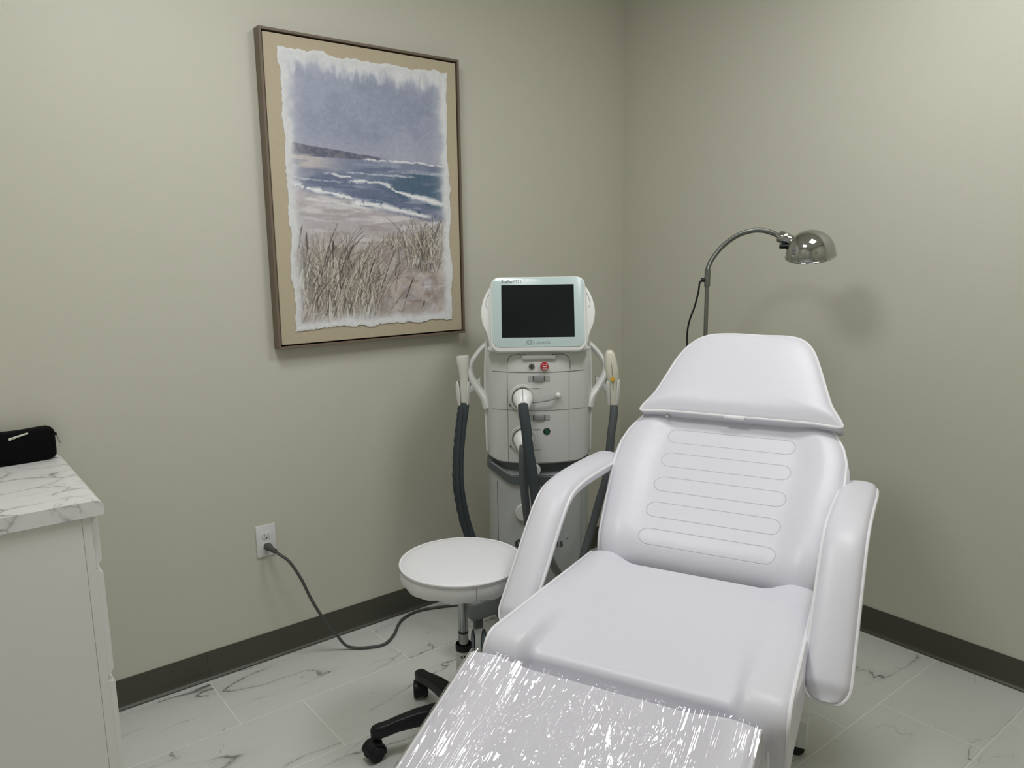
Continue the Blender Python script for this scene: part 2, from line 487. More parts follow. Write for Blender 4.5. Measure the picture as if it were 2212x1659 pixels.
# seat vinyl with faint stretch creases running across
m, nt, b = newmat('creased_vinyl')
b.inputs['Base Color'].default_value = (0.70, 0.693, 0.752, 1)
b.inputs['Roughness'].default_value = 0.42
tc = N(nt, 'ShaderNodeTexCoord')
mp = N(nt, 'ShaderNodeMapping'); nt.links.new(tc.outputs['Object'], mp.inputs[0]); mp.inputs['Scale'].default_value = (38, 3.2, 1)
n1 = N(nt, 'ShaderNodeTexNoise'); n1.inputs['Scale'].default_value = 1.0; n1.inputs['Detail'].default_value = 2; nt.links.new(mp.outputs[0], n1.inputs['Vector'])
rg = math_(nt, 'MAXIMUM', math_(nt, 'SUBTRACT', n1.outputs['Fac'], 0.63), 0.0)
no = N(nt, 'ShaderNodeTexNoise'); no.inputs['Scale'].default_value = 420; nt.links.new(tc.outputs['Object'], no.inputs['Vector'])
hh = math_(nt, 'ADD', math_(nt, 'MULTIPLY', rg, 0.006), math_(nt, 'MULTIPLY', no.outputs['Fac'], 0.00014))
add_bump(nt, b, hh, 1.0, 1.0)
MAT['seat'] = m

# clear crumpled film
m = bpy.data.materials.new('clear_film'); m.use_nodes = True
nt = m.node_tree
for n in list(nt.nodes): nt.nodes.remove(n)
out = N(nt, 'ShaderNodeOutputMaterial')
tr = N(nt, 'ShaderNodeBsdfTransparent'); tr.inputs[0].default_value = (1.0, 0.995, 1.0, 1)
gl = N(nt, 'ShaderNodeBsdfGlossy'); gl.inputs['Roughness'].default_value = 0.03; gl.inputs[0].default_value = (1, 1, 1, 1)
mix = N(nt, 'ShaderNodeMixShader')
fr = N(nt, 'ShaderNodeLayerWeight'); fr.inputs['Blend'].default_value = 0.5
tc = N(nt, 'ShaderNodeTexCoord')
def ridged(scale, sx_, sy_, rotz, det, dist=0.8):
    mp = N(nt, 'ShaderNodeMapping'); nt.links.new(tc.outputs['Object'], mp.inputs[0])
    mp.inputs['Rotation'].default_value = (0, 0, rotz); mp.inputs['Scale'].default_value = (sx_, sy_, 1)
    n = N(nt, 'ShaderNodeTexNoise'); n.inputs['Scale'].default_value = scale; n.inputs['Detail'].default_value = det; n.inputs['Distortion'].default_value = dist
    nt.links.new(mp.outputs[0], n.inputs['Vector'])
    return math_(nt, 'ABSOLUTE', math_(nt, 'SUBTRACT', n.outputs['Fac'], 0.5))
sp = N(nt, 'ShaderNodeSeparateXYZ'); nt.links.new(tc.outputs['Object'], sp.inputs[0])
side_ = N(nt, 'ShaderNodeMapRange', interpolation_type='SMOOTHSTEP'); side_.inputs['From Min'].default_value = 0.12; side_.inputs['From Max'].default_value = 0.20
nt.links.new(math_(nt, 'ABSOLUTE', sp.outputs['Y']), side_.inputs['Value'])
f1 = ridged(1.7, 1.0, 26.0, R(5), 1.5, 0.15)       # long stretched folds along the edges
f2 = ridged(8, 1.0, 3.2, R(35), 1.0, 1.2)            # small crumples in the middle
f3 = ridged(8, 1.0, 1.4, R(60), 1.0)
f4 = ridged(17, 1.0, 1.8, R(-40), 2.0, 1.2)
f5 = ridged(4.5, 1.0, 2.0, R(20), 2.0, 0.6)
def fold(f, thr, amp):
    return math_(nt, 'MULTIPLY', math_(nt, 'MAXIMUM', math_(nt, 'SUBTRACT', thr, f), 0.0), amp)
mid_ = math_(nt, 'SUBTRACT', 1.0, math_(nt, 'MULTIPLY', side_.outputs[0], 0.92))
edge_ = math_(nt, 'ADD', math_(nt, 'MULTIPLY', side_.outputs[0], 0.85), 0.15)
cn = N(nt, 'ShaderNodeTexNoise'); cn.inputs['Scale'].default_value = 6.5; cn.inputs['Detail'].default_value = 2; nt.links.new(tc.outputs['Object'], cn.inputs['Vector'])
cm = N(nt, 'ShaderNodeMapRange', interpolation_type='SMOOTHSTEP'); cm.inputs['From Min'].default_value = 0.42; cm.inputs['From Max'].default_value = 0.60; nt.links.new(cn.outputs['Fac'], cm.inputs['Value'])
mid_ = math_(nt, 'MULTIPLY', mid_, math_(nt, 'ADD', math_(nt, 'MULTIPLY', cm.outputs[0], 1.1), 0.12))
hh = math_(nt, 'ADD', math_(nt, 'MULTIPLY', fold(f1, 0.12, 0.036), edge_), math_(nt, 'MULTIPLY', fold(f2, 0.085, 0.075), mid_))
hh = math_(nt, 'ADD', hh, math_(nt, 'MULTIPLY', fold(f4, 0.045, 0.030), mid_))
hh = math_(nt, 'ADD', hh, fold(f5, 0.04, 0.05))
hh = math_(nt, 'ADD', hh, math_(nt, 'MULTIPLY', f3, 0.006))
bp = N(nt, 'ShaderNodeBump'); bp.inputs['Strength'].default_value = 1.0; bp.inputs['Distance'].default_value = 1.0
nt.links.new(hh, bp.inputs['Height'])
nt.links.new(bp.outputs[0], gl.inputs['Normal'])
# both faces of the thin film reflect alike: 2 x Schlick
nt.links.new(math_(nt, 'MINIMUM', math_(nt, 'ADD', 0.085, math_(nt, 'MULTIPLY', math_(nt, 'POWER', fr.outputs['Facing'], 5.0), 0.9)), 1.0), mix.inputs[0])
nt.links.new(tr.outputs[0], mix.inputs[1]); nt.links.new(gl.outputs[0], mix.inputs[2]); nt.links.new(mix.outputs[0], out.inputs[0])
MAT['film'] = m

# painting reads its colours from the mesh
m, nt, b = newmat('painted_seascape')
at = N(nt, 'ShaderNodeAttribute'); at.attribute_name = 'paint'
nt.links.new(at.outputs['Color'], b.inputs['Base Color'])
b.inputs['Roughness'].default_value = 0.55
tc = N(nt, 'ShaderNodeTexCoord')
no = N(nt, 'ShaderNodeTexNoise'); no.inputs['Scale'].default_value = 120; no.inputs['Detail'].default_value = 4; nt.links.new(tc.outputs['Object'], no.inputs['Vector'])
add_bump(nt, b, no.outputs['Fac'], 0.6, 0.0008)
MAT['painting'] = m

# ------------------------------------------------------------------ the room
def struct(name, bm, m, parent=None, smooth=False, label=None):
    o = obj(name, bm, m, parent, smooth=smooth)
    if parent is None: o['kind'] = 'structure'
    if label: o['label'] = label
    return o

bm = B(); box(bm, XW - .1, .1, YS - .1, .1, -0.1, 0.0)
struct('floor', bm, MAT['floor'], label='white marble-look floor tiles laid in a staggered pattern')
bm = B(); box(bm, XW - .1, .1, 0.0, 0.1, 0.0, CEIL)
struct('wall_left', bm, MAT['wall'], label='greige wall behind the seascape picture and outlet')
bm = B(); box(bm, 0.0, 0.1, YS - .1, 0.0, 0.0, CEIL)
struct('wall_right', bm, MAT['wall'], label='greige wall behind the floor lamp')
bm = B(); box(bm, XW - .1, XW, YS - .1, 0.0, 0.0, CEIL)
struct('wall_west', bm, MAT['wall'])
bm = B(); box(bm, XW, 0.0, YS - .1, YS, 0.0, CEIL)
struct('wall_back', bm, MAT['wall'])
# ceiling with real openings for the two panels
bm = B()
hs = 0.30
xs = sorted([XW - .1, .1] + [c[0] + s * hs for c in PANELS for s in (-1, 1)])
ys = sorted([YS - .1, .1] + [c[1] + s * hs for c in PANELS for s in (-1, 1)])
for i in range(len(xs) - 1):
    for j in range(len(ys) - 1):
        mx_, my_ = (xs[i] + xs[i + 1]) / 2, (ys[j] + ys[j + 1]) / 2
        if any(abs(mx_ - c[0]) < hs and abs(my_ - c[1]) < hs for c in PANELS): continue
        v = [bm.verts.new((x, y, CEIL)) for x, y in ((xs[i], ys[j]), (xs[i + 1], ys[j]), (xs[i + 1], ys[j + 1]), (xs[i], ys[j + 1]))]
        bm.faces.new(v)
bmesh.ops.remove_doubles(bm, verts=bm.verts, dist=1e-5)
ext = bmesh.ops.extrude_face_region(bm, geom=list(bm.faces))
bmesh.ops.translate(bm, verts=[g for g in ext['geom'] if isinstance(g, bmesh.types.BMVert)], vec=(0, 0, 0.1))
struct('ceiling', bm, MAT['ceiling'])
for i, (cx, cy) in enumerate(PANELS):
    t = thing('ceiling_light', 'square flat ceiling light panel ' + ('nearer the picture wall' if i == 0 else 'nearer the right wall'), 'ceiling light', (cx, cy, CEIL))
    bm = B()
    for a in (0, 1):
        for s in (-1, 1):
            if a == 0: box(bm, s * .3 - (.02 if s > 0 else 0), s * .3 + (.02 if s < 0 else 0), -.3, .3, -.004, .02)
            else: box(bm, -.28, .28, s * .3 - (.02 if s > 0 else 0), s * .3 + (.02 if s < 0 else 0), -.004, .02)
    obj('frame', bm, MAT['paint_white'], t, smooth=False)
    bm = B(); v = [bm.verts.new((x, y, 0.004)) for x, y in ((-.28, -.28), (-.28, .28), (.28, .28), (.28, -.28))]; bm.faces.new(v)
    obj('diffuser', bm, MAT['panel'], t, smooth=False)

# vinyl cove base: flat sheet with a small toe at the floor
def baseboard(name, p0, p1, nrm, label=None):
    prof = [(0.0, 0.1016), (0.003, 0.1016), (0.0035, 0.018), (0.006, 0.010), (0.012, 0.004), (0.013, 0.0), (0.0, 0.0)]
    bm = B()
    rings = []
    for P in (p0, p1):
        rings.append([(P[0] + nrm[0] * d, P[1] + nrm[1] * d, z) for d, z in prof])
    loft(bm, rings)
    return struct(name, bm, MAT['base'], label=label)
baseboard('baseboard_left', (-2.0518, 0), (-0.013, 0), (0, -1), 'dark brown-grey vinyl base along the picture wall')
baseboard('baseboard_left_end', (-2.47, 0), (-2.0524, 0), (0, -1), 'dark vinyl base piece beside the white cabinet')
baseboard('baseboard_right', (0, YS), (0, 0), (-1, 0), 'dark brown-grey vinyl base along the right wall')
baseboard('baseboard_back', (-2.2, YS), (-0.013, YS), (0, 1))

# behind the camera, seen only mirrored in the chrome shade: a door and a small framed print
t = thing('door_1', 'pale door in the wall behind the camera', 'door', (XW, -2.35, 0)); t['kind'] = 'structure'
bm = B(); box(bm, 0.0, 0.03, -.42, .42, 0.005, 2.05, 0.003); obj('panel', bm, MAT['door'], t)
bm = B(); tube(bm, [(0.03, -.36, 1.0), (0.07, -.36, 1.0), (0.075, -.26, 1.0)], 0.009, smooth=4); obj('handle', bm, MAT['steel'], t)
t = thing('wall_picture', 'small dark-framed picture on the wall behind the camera', 'picture', (-1.55, YS, 1.55))
bm = B(); plate(bm, rrect(.36, .46, .004), 0.0, 0.02); obj('frame', bm, MAT['framegap'], t, smooth=False)
bm = B(); plate(bm, rrect(.32, .42, .002), 0.02, 0.022); obj('print', bm, MAT['linen'], t, smooth=False)

# ------------------------------------------------------------------ base cabinet and worktop
CX1 = -2.443
CY0, CY1 = -0.565, -0.003
t = thing('base_cabinet', 'white drawer cabinet under the marble-look worktop at the left edge', 'cabinet', (0, 0, 0))
CT = 0.834
bm = B(); box(bm, XW + .003, CX1 - .02, CY0, CY1, 0.0, CT, 0.001); obj('body', bm, MAT['cabinet'], t, smooth=False)
bm = B(); box(bm, CX1 - .0195, CX1, CY0 + .0005, CY1, 0.0, CT, 0.0015); obj('face_frame', bm, MAT['cabinet'], t, smooth=False)
for z0, z1 in ((0.698, 0.826), (0.405, 0.684), (0.06, 0.389)):
    b = bmesh.new()
    # drawer front with chamfered edges
    y0, y1 = CY0 + .022, CY1 - .02
    def rg(x, s): return [(x, y0 + s, z0 + s), (x, y1 - s, z0 + s), (x, y1 - s, z1 - s), (x, y0 + s, z1 - s)]
    loft(b, [rg(CX1 + .0005, 0), rg(CX1 + .007, 0), rg(CX1 + .020, .011)])
    obj('drawer', b, MAT['cabinet'], t, smooth=False)
# worktop with a rolled front edge
bm = B()
zt, zb, xf = 0.872, 0.834, -2.414
prof = [(XW + .003, zb), (xf - .004, zb), (xf, zb + .006), (xf, zt - .018), (xf - .0014, zt - .0111), (xf - .0053, zt - .0053), (xf - .0111, zt - .0014), (xf - .018, zt), (XW + .003, zt)]
loft(bm, [[(x, y, z) for x, z in prof] for y in (CY0 - .012, CY1)])
tag(obj('worktop', bm, MAT['counter'], smooth=False), 'white worktop with grey marble veins on the white cabinet', 'worktop')

# black zip case on the worktop, against the wall
t = thing('zip_case', 'black soft zip case lying on the marble worktop', 'case', (-2.488, -0.040, 0.872), 0.02)
bm = B()
L, Hh, Dd = 0.30, 0.094, 0.062
rings = []
for i in range(29):
    a = -1 + 2 * (0.5 - 0.5 * math.cos(PI * i / 28))
    x = -L + (a + 1) / 2 * (L + 0.055)
    e = .45 + .55 * math.sqrt(max(0.0, 1 - (max(0, (abs(a) - .88)) / .12) ** 2))
    sec = []
    for k in range(28):
        an = 2 * PI * k / 28
        c_, s_ = math.cos(an), math.sin(an)
        n_ = 0.42
        yy = math.copysign(abs(c_) ** n_, c_) * Dd / 2 * e
        zz = math.copysign(abs(s_) ** n_, s_) * Hh / 2 * (e * .6 + .4)
        sec.append((x, yy, Hh / 2 + zz + .0015 * math.sin(x * 40)))
    rings.append(sec)
loft(bm, rings)
case = obj('body', bm, MAT['neoprene'], t)
bm = B(); tube(bm, [(0.052, 0.0, 0.075), (0.058, 0, .072), (0.060, 0.0, 0.066)], 0.003, smooth=3); obj('zip_slider', bm, MAT['black'], t)
bm = B(); tube(bm, [(0.060, 0.0, 0.068), (0.062, 0.001, 0.055), (0.066, 0.0, 0.043), (0.0675, 0, 0.041), (0.068, -.001, 0.045), (0.064, -.001, 0.058), (0.061, 0.0, 0.067)], 0.0006, smooth=4, seg=6)
obj('pull_cord', bm, MAT['greymetal'], t)
bm = B()
lab = [bm.verts.new(p) for p in [(-.060, -.0325, .080), (-.013, -.0325, .0895), (-.013, -.033, .0850), (-.035, -.033, .0805), (-.060, -.033, .0730)]]
bm.faces.new(lab)
ext = bmesh.ops.extrude_face_region(bm, geom=list(bm.faces)); bmesh.ops.translate(bm, verts=[g for g in ext['geom'] if isinstance(g, bmesh.types.BMVert)], vec=(0, .004, 0))
obj('paper_label', bm, MAT['label'], t, smooth=False)
bm = B()
for k in range(13):
    x = -.0575 + k * .0033
    z = .0775 + (x + .06) * .22
    z -= .002; box(bm, x, x + .0012 + .0014 * (k * 7 % 3) / 2, -.0338, -.0328, z + .0004 * (k % 2), z + .0012 + .0008 * (k * 5 % 3) / 2)
obj('label_print', bm, MAT['dark'], t, smooth=False)

# ------------------------------------------------------------------ framed seascape
PX0, PX1, PZ0, PZ1 = -1.742, -0.962, 1.128, 2.174
t = thing('framed_picture', 'large seascape with dune grass on tan linen in a thin brown wooden frame', 'picture', (0, -0.003, 0))
bm = B()
FT = 0.0085
for (a, b_, c_, d_) in ((PX0, PX0 + FT, PZ0, PZ1), (PX1 - FT, PX1, PZ0, PZ1), (PX0 + FT, PX1 - FT, PZ0, PZ0 + FT), (PX0 + FT, PX1 - FT, PZ1 - FT, PZ1)):
    box(bm, a, b_, -.042, 0.0, c_, d_, 0.0008, 1)
obj('frame', bm, MAT['frame'], t, smooth=False)
bm = B(); box(bm, PX0 + FT, PX1 - FT, -.012, -.002, PZ0 + FT, PZ1 - FT); obj('frame_backing', bm, MAT['framegap'], t, smooth=False)
g = FT + .005
bm = B(); box(bm, PX0 + g, PX1 - g, -.037, -.012, PZ0 + g, PZ1 - g, .002, 2); obj('linen_canvas', bm, MAT['linen'], t, smooth=False)

# painted sheet: colours computed per vertex
def make_painting(parent):
    NX, NZ = 400, 566
    rng = np.random.default_rng(3)
    def vnoise(nx, nz, seed, octv=4, pers=.5):
        """value noise on the sheet grid, nx by nz cells at the first octave"""
        out = np.zeros((NZ, NX)); amp = 1.0; tot = 0
        r = np.random.default_rng(seed)
        for o in range(octv):
            gx, gz = int(nx * 2 ** o) + 2, int(nz * 2 ** o) + 2
            G = r.random((gz, gx))
            xs_ = np.linspace(0, gx - 1.001, NX); zs_ = np.linspace(0, gz - 1.001, NZ)
            xi = xs_.astype(int); zi = zs_.astype(int)
            fx = xs_ - xi; fz = zs_ - zi
            fx = fx * fx * (3 - 2 * fx); fz = fz * fz * (3 - 2 * fz)
            A = G[np.ix_(zi, xi)]; Bq = G[np.ix_(zi, xi + 1)]; Cq = G[np.ix_(zi + 1, xi)]; Dq = G[np.ix_(zi + 1, xi + 1)]
            out += amp * ((A * (1 - fx) + Bq * fx) * (1 - fz)[:, None] + (Cq * (1 - fx) + Dq * fx) * fz[:, None])
            tot += amp; amp *= pers
        return out / tot
    a = np.linspace(0, 1, NX)[None, :] * np.ones((NZ, 1))
    b_ = np.linspace(0, 1, NZ)[:, None] * np.ones((1, NX))       # 0 bottom, 1 top
    def C3(r, g_, b2): return np.array([r, g_, b2], float)
    ss = lambda e0, e1, x: np.clip((x - e0) / (e1 - e0), 0, 1) ** 2 * (3 - 2 * np.clip((x - e0) / (e1 - e0), 0, 1))
    def mixc(img, col, f): return img * (1 - f[..., None]) + np.array(col, float) * f[..., None]
    streak = vnoise(4, 60, 11, 4); fine = vnoise(60, 90, 12, 3); broad = vnoise(5, 7, 13, 4)
    img = np.zeros((NZ, NX, 3)) + C3(150, 156, 178)
    img = mixc(img, (164, 170, 190), ss(.35, .75, broad) * .7)
    img = mixc(img, (140, 146, 170), ss(.5, .8, vnoise(6, 12, 21, 4)) * .5)
    img = mixc(img, (172, 172, 190), ss(.74, .66, b_) * .6)
    hor = 0.637 + 0.003 * (vnoise(12, 2, 5) - .5)
    # headland
    hill = 0.637 + 0.046 * np.clip(1 - a / .63, 0, 1) ** .8 + .006 * (vnoise(16, 2, 9, 3) - .5)
    hm = ss(-.002, .002, hill - b_) * (b_ > .633)
    img = mixc(img, (98, 102, 122), hm); img = mixc(img, (120, 118, 128), hm * ss(.45, .7, fine) * .7)
    # sea
    wob_ = .010 * (vnoise(14, 3, 41, 4) - .5)
    sea = ss(.002, -.002, b_ - hor)
    seacol = np.zeros((NZ, NX, 3)) + C3(128, 136, 160)
    seacol = mixc(seacol, (104, 114, 142), ss(.40, .60, vnoise(3, 30, 31, 4)) * .9)
    seacol = mixc(seacol, (76, 100, 124), ss(.35, .75, a) * ss(.46, .56, vnoise(3, 22, 33, 4)) * ss(.635, .60, b_) * .95)
    seacol = mixc(seacol, (158, 164, 184), ss(.52, .66, vnoise(4, 44, 32, 4)) * .75)
    img = img * (1 - sea[..., None]) + seacol * sea[..., None]
    fb = ss(.40, .10, a) * ss(.650, .632, b_ + wob_) * ss(.572, .600, b_ + wob_)
    img = mixc(img, (200, 192, 190), fb * ss(.25, .5, streak) * .95)
    img = mixc(img, (120, 122, 144), ss(.35, .05, a) * np.exp(-((b_ - .585) / .012) ** 2) * .5)
    shore = np.interp(a, [0, .2, .36, .42, .60, .85, 1.0], [.520, .498, .482, .462, .447, .408, .412]) + wob_
    sand = ss(.008, -.008, b_ - shore)
    sc_ = np.zeros((NZ, NX, 3)) + C3(184, 178, 182)
    sc_ = mixc(sc_, (208, 204, 208), ss(.45, .62, vnoise(4, 40, 42, 4)))
    sc_ = mixc(sc_, (160, 150, 152), ss(.5, .66, vnoise(3, 46, 46, 4)) * .6)
    sc_ = mixc(sc_, (158, 144, 138), ss(.40, .22, b_) * ss(.30, .55, vnoise(9, 18, 43, 5)) * .85)
    sc_ = mixc(sc_, (196, 184, 176), ss(.32, .1, b_) * ss(.50, .62, vnoise(12, 30, 44, 4)) * .8)
    sc_ = mixc(sc_, (142, 126, 120), ss(.54, .68, vnoise(22, 60, 45, 3)) * ss(.36, .25, b_) * .5)
    img = img * (1 - sand[..., None]) + sc_ * sand[..., None]
    def foam(xs1, ys1, width, seed, strength=1.0):
        line = np.interp(a, xs1, ys1) + .012 * (vnoise(22, 2, seed, 4) - .5)
        n_ = vnoise(50, 110, seed + 1, 3)
        d = np.abs(b_ - line) / (width * (.25 + 1.7 * vnoise(16, 3, seed + 2, 3)))
        f = np.clip(1.25 - d, 0, 1) * ss(.36, .54, n_ + .22 * (1 - d)) * ss(xs1[0] - .03, xs1[0] + .02, a) * ss(xs1[-1] + .03, xs1[-1] - .02, a)
        return np.clip(f * strength, 0, 1)
    for xs1, ys1, wd_, sd_, st_ in (([.45, .7, 1.0], [.640, .638, .632], .004, 60, .9), ([.22, .38], [.579, .566], .005, 63, .9), ([.36, .5, .60], [.553, .556, .546], .006, 64, .9),
                                    ([.58, .64, .78, .97], [.545, .522, .502, .476], .010, 66, 1.0), ([.02, .18, .37], [.536, .514, .492], .011, 70, 1.0), ([.37, .55, .71, .86], [.474, .463, .441, .424], .012, 74, 1.0),
                                    ([.35, .75], [.585, .580], .003, 78, .6), ([.0, .3], [.560, .548], .004, 84, .5), ([.6, 1.0], [.600, .596], .003, 87, .4), ([.1, .45], [.485, .455], .004, 90, .6)):
        img = mixc(img, (236, 236, 238), foam(xs1, ys1, wd_, sd_, st_))
    lowline = np.interp(a, [.5, .71, .9], [.452, .430, .410])
    img = mixc(img, (128, 134, 162), np.exp(-((b_ - lowline) / .006) ** 2) * ss(.5, .6, a) * ss(.92, .86, a) * .6)
    # grass shadow masses
    m1 = np.exp(-((a - .26) / .24) ** 2 - ((b_ - .10) / .12) ** 2)
    m2 = np.exp(-((a - .86) / .16) ** 2 - ((b_ - .27) / .05) ** 2)
    img = mixc(img, (118, 110, 102), np.clip(m1 * 1.1, 0, 1) * ss(.3, .6, vnoise(30, 20, 81, 3)) * .9)
    img = mixc(img, (112, 104, 98), np.clip(m2 * 1.1, 0, 1) * ss(.3, .6, vnoise(30, 20, 82, 3)) * .85)
    # blades
    def blade(x0, z0, ln, lean, curve, wd, col, op):
        n_ = int(ln * NZ * 1.3) + 4
        s_ = np.linspace(0, 1, n_)
        xx = (x0 + lean * ln * s_ + curve * ln * s_ ** 2) * NX
        zz = (z0 + ln * s_ * (1 - .25 * abs(curve) * s_)) * NZ
        ww_ = wd * (1 - s_) ** .6 + .35
        for x, z, w_ in zip(xx, zz, ww_):
            i0 = int(math.floor(x)); zi = int(z)
            if zi < 0 or zi >= NZ: continue
            for i in range(i0 - 2, i0 + 4):
                if 0 <= i < NX:
                    f = max(0.0, min(1.0, w_ + .5 - abs(i - x))) * op
                    img[zi, i] = img[zi, i] * (1 - f) + np.array(col) * f
    cols = [(206, 200, 188), (186, 180, 166), (92, 84, 78), (120, 112, 102), (160, 152, 140), (222, 218, 208), (74, 68, 66), (138, 130, 116)]
    for k in range(760):
        x0 = rng.normal(.24, .15); z0 = rng.uniform(.02, .20)
        if x0 < .01 or x0 > .62: continue
        h_ = rng.uniform(.05, .19) * (1.25 - abs(x0 - .2) * 1.2)
        blade(x0, z0, h_, rng.normal(.22, .35), rng.normal(.15, .45), rng.uniform(.3, 1.3), cols[rng.integers(len(cols))], rng.uniform(.5, .95))
    for k in range(300):
        x0 = rng.normal(.86, .10); z0 = rng.uniform(.20, .31)
        if x0 < .62 or x0 > .99: continue
        blade(x0, z0, rng.uniform(.05, .17), rng.normal(.15, .4), rng.normal(.1, .5), rng.uniform(.3, 1.1), cols[rng.integers(len(cols))], rng.uniform(.5, .95))
    for k in range(60):
        blade(rng.normal(.60, .035), rng.uniform(.295, .32), rng.uniform(.02, .06), rng.normal(.2, .5), rng.normal(0, .4), rng.uniform(.3, .8), cols[rng.integers(len(cols))], .8)
    # seed heads and the lone oat stalk
    def oat(x0, z0, ln, lean):
        blade(x0, z0, ln, lean, .15, .5, (96, 86, 80), .9)
        for k in range(16):
            s_ = .45 + .55 * k / 16
            blade(x0 + lean * ln * s_ + .15 * ln * s_ ** 2, z0 + ln * s_, .016, .9, -.5, 1.0, (84, 74, 70), .9)
    for q_ in ((.65, .045, .13, .45), (.03, .24, .14, .10), (.30, .22, .09, .45), (.10, .25, .10, -.3), (.88, .33, .08, .5), (.96, .33, .07, .1), (.78, .055, .015, .9), (.43, .16, .09, .4), (.24, .26, .06, -.25)):
        oat(*q_)
    # white paint showing round the edge
    ed = np.minimum(np.minimum(a, 1 - a) * .707, np.minimum(b_, 1 - b_))
    wob = vnoise(9, 13, 91, 4); wob2 = vnoise(30, 14, 92, 4)
    top = ss(.085, .012, 1 - b_ + .12 * (wob2 - .5) + .05 * (wob - .5))
    rim = ss(.050, .014, ed + .05 * (wob - .5))
    img = mixc(img, (226, 228, 230), np.clip(np.maximum(rim, top * .95), 0, 1))
    hazy = ss(.10, .0, ed)
    img = mixc(img, (214, 214, 216), hazy * .55)
    img += (rng.random((NZ, NX, 1)) - .5) * 9 + (fine[..., None] - .5) * 16
    img = np.clip(img, 0, 255) / 255
    lin = np.where(img <= .04045, img / 12.92, ((img + .055) / 1.055) ** 2.4)
    # ragged outline: the border of the grid is pushed in and out
    X0, X1, Z0, Z1 = -1.677, -1.020, 1.189, 2.116
    def edge(n_, seed, amp):
        r = np.random.default_rng(seed)
        out = np.zeros(n_)
        for (cnt, am) in ((9, 1.0), (26, .6), (80, .35)):
            g_ = r.random(cnt + 2) - .5
            xs_ = np.linspace(0, cnt, n_); xi = xs_.astype(int); f = xs_ - xi; f = f * f * (3 - 2 * f)
            out += am * (g_[xi] * (1 - f) + g_[np.minimum(xi + 1, cnt + 1)] * f)
        return out * amp
    eL, eR = edge(NZ, 1, .011), edge(NZ, 2, .011)
    eB, eT = edge(NX, 3, .012), edge(NX, 4, .014)
    fall = lambda d: np.exp(-d * 60)
    xx = X0 + (X1 - X0) * a + eL[:, None] * fall(a) + eR[:, None] * fall(1 - a)
    zz = Z0 + (Z1 - Z0) * b_ + eB[None, :] * fall(b_) + eT[None, :] * fall(1 - b_)
    rel = .0016 * np.exp(-((ed - .006) / .012) ** 2) * (.4 + wob) + .0006 * fine
    yy = -.0385 - rel
    co = np.stack([xx, yy, zz], -1).reshape(-1, 3)
    idx = np.arange(NX * NZ).reshape(NZ, NX)
    quads = np.stack([idx[:-1, :-1], idx[:-1, 1:], idx[1:, 1:], idx[1:, :-1]], -1).reshape(-1, 4)
    # skirt so the sheet has real thickness
    border = np.concatenate([idx[0, :], idx[1:, -1], idx[-1, -2::-1], idx[-2:0:-1, 0]])
    nb = len(border); base = len(co)
    low = co[border].copy(); low[:, 1] = -.0369
    co = np.concatenate([co, low])
    j = np.arange(nb); j2 = (j + 1) % nb
    sk = np.stack([border[j2], border[j], base + j, base + j2], -1)
    quads = np.concatenate([quads, sk])
    me = bpy.data.meshes.new('painted_sheet')
    me.vertices.add(len(co)); me.vertices.foreach_set('co', co.ravel())
    me.loops.add(len(quads) * 4); me.loops.foreach_set('vertex_index', quads.ravel().astype(np.int32))
    me.polygons.add(len(quads)); me.polygons.foreach_set('loop_start', np.arange(len(quads), dtype=np.int32) * 4)
    try: me.polygons.foreach_set('loop_total', np.full(len(quads), 4, dtype=np.int32))
    except Exception: pass
    me.update(calc_edges=True)
    colr = np.ones((len(co), 4)); colr[:base, :3] = lin.reshape(-1, 3); colr[base:, :3] = .75
    at_ = me.color_attributes.new('paint', 'FLOAT_COLOR', 'POINT')
    at_.data.foreach_set('color', colr.ravel())
    me.materials.append(MAT['painting'])
    me.polygons.foreach_set('use_smooth', [True] * len(me.polygons))
    o = bpy.data.objects.new('painted_sheet', me); COL.objects.link(o); o.parent = parent
    o['label'] = 'white deckle-edged sheet painted with sea, headland and dune grass'
    return o
make_painting(t)

# ------------------------------------------------------------------ wall outlet, plug and its cord
OX, OZ = -1.819, 0.4485
t = thing('wall_outlet', 'white double power outlet on the wall above the dark baseboard', 'outlet', (OX, 0, OZ))
bm = B(); plate(bm, rrect(.0705, .1155, .0015, 2), 0.0, -.0060, .0022); obj('cover_plate', bm, MAT['outlet'], t, angle=30)
for s in (1, -1):
    bm = B()
    poly = []
    for k in range(24):
        an = 2 * PI * k / 24
        poly.append((.0172 * math.cos(an), max(-.0135, min(.0135, .0172 * math.sin(an)))))
    plate(bm, [(x, z + s * .0195) for x, z in poly], -.0055, -.0078, .0006)
    sk = obj('socket', bm, MAT['outlet'], t, angle=30)
    bm = B(); z0 = s * .0195
    box(bm, -.0075, -.0058, -.0082, -.0074, z0 - .002, z0 + .007); box(bm, -.0095, -.0058, -.0082, -.0074, z0 + .0018, z0 + .0034)
    box(bm, .0055, .0070, -.0082, -.0074, z0 - .001, z0 + .006)
    box(bm, -.0024, .0024, -.0082, -.0074, z0 - .0105, z0 - .0065)
    obj('slots', bm, MAT['dark'], sk, smooth=False)
bm = B(); lathe(bm, [(0, 0), (.0028, 0), (.0030, .0006), (0, .0012)], 12, Matrix.Translation((0, -.0058, 0)) @ Matrix.Rotation(PI / 2, 4, 'X')); obj('screw', bm, MAT['outlet'], t)

t = thing('power_cord', 'grey power cord hanging from the outlet and lying on the floor tiles', 'power cord', (0, 0, 0))
bm = B()
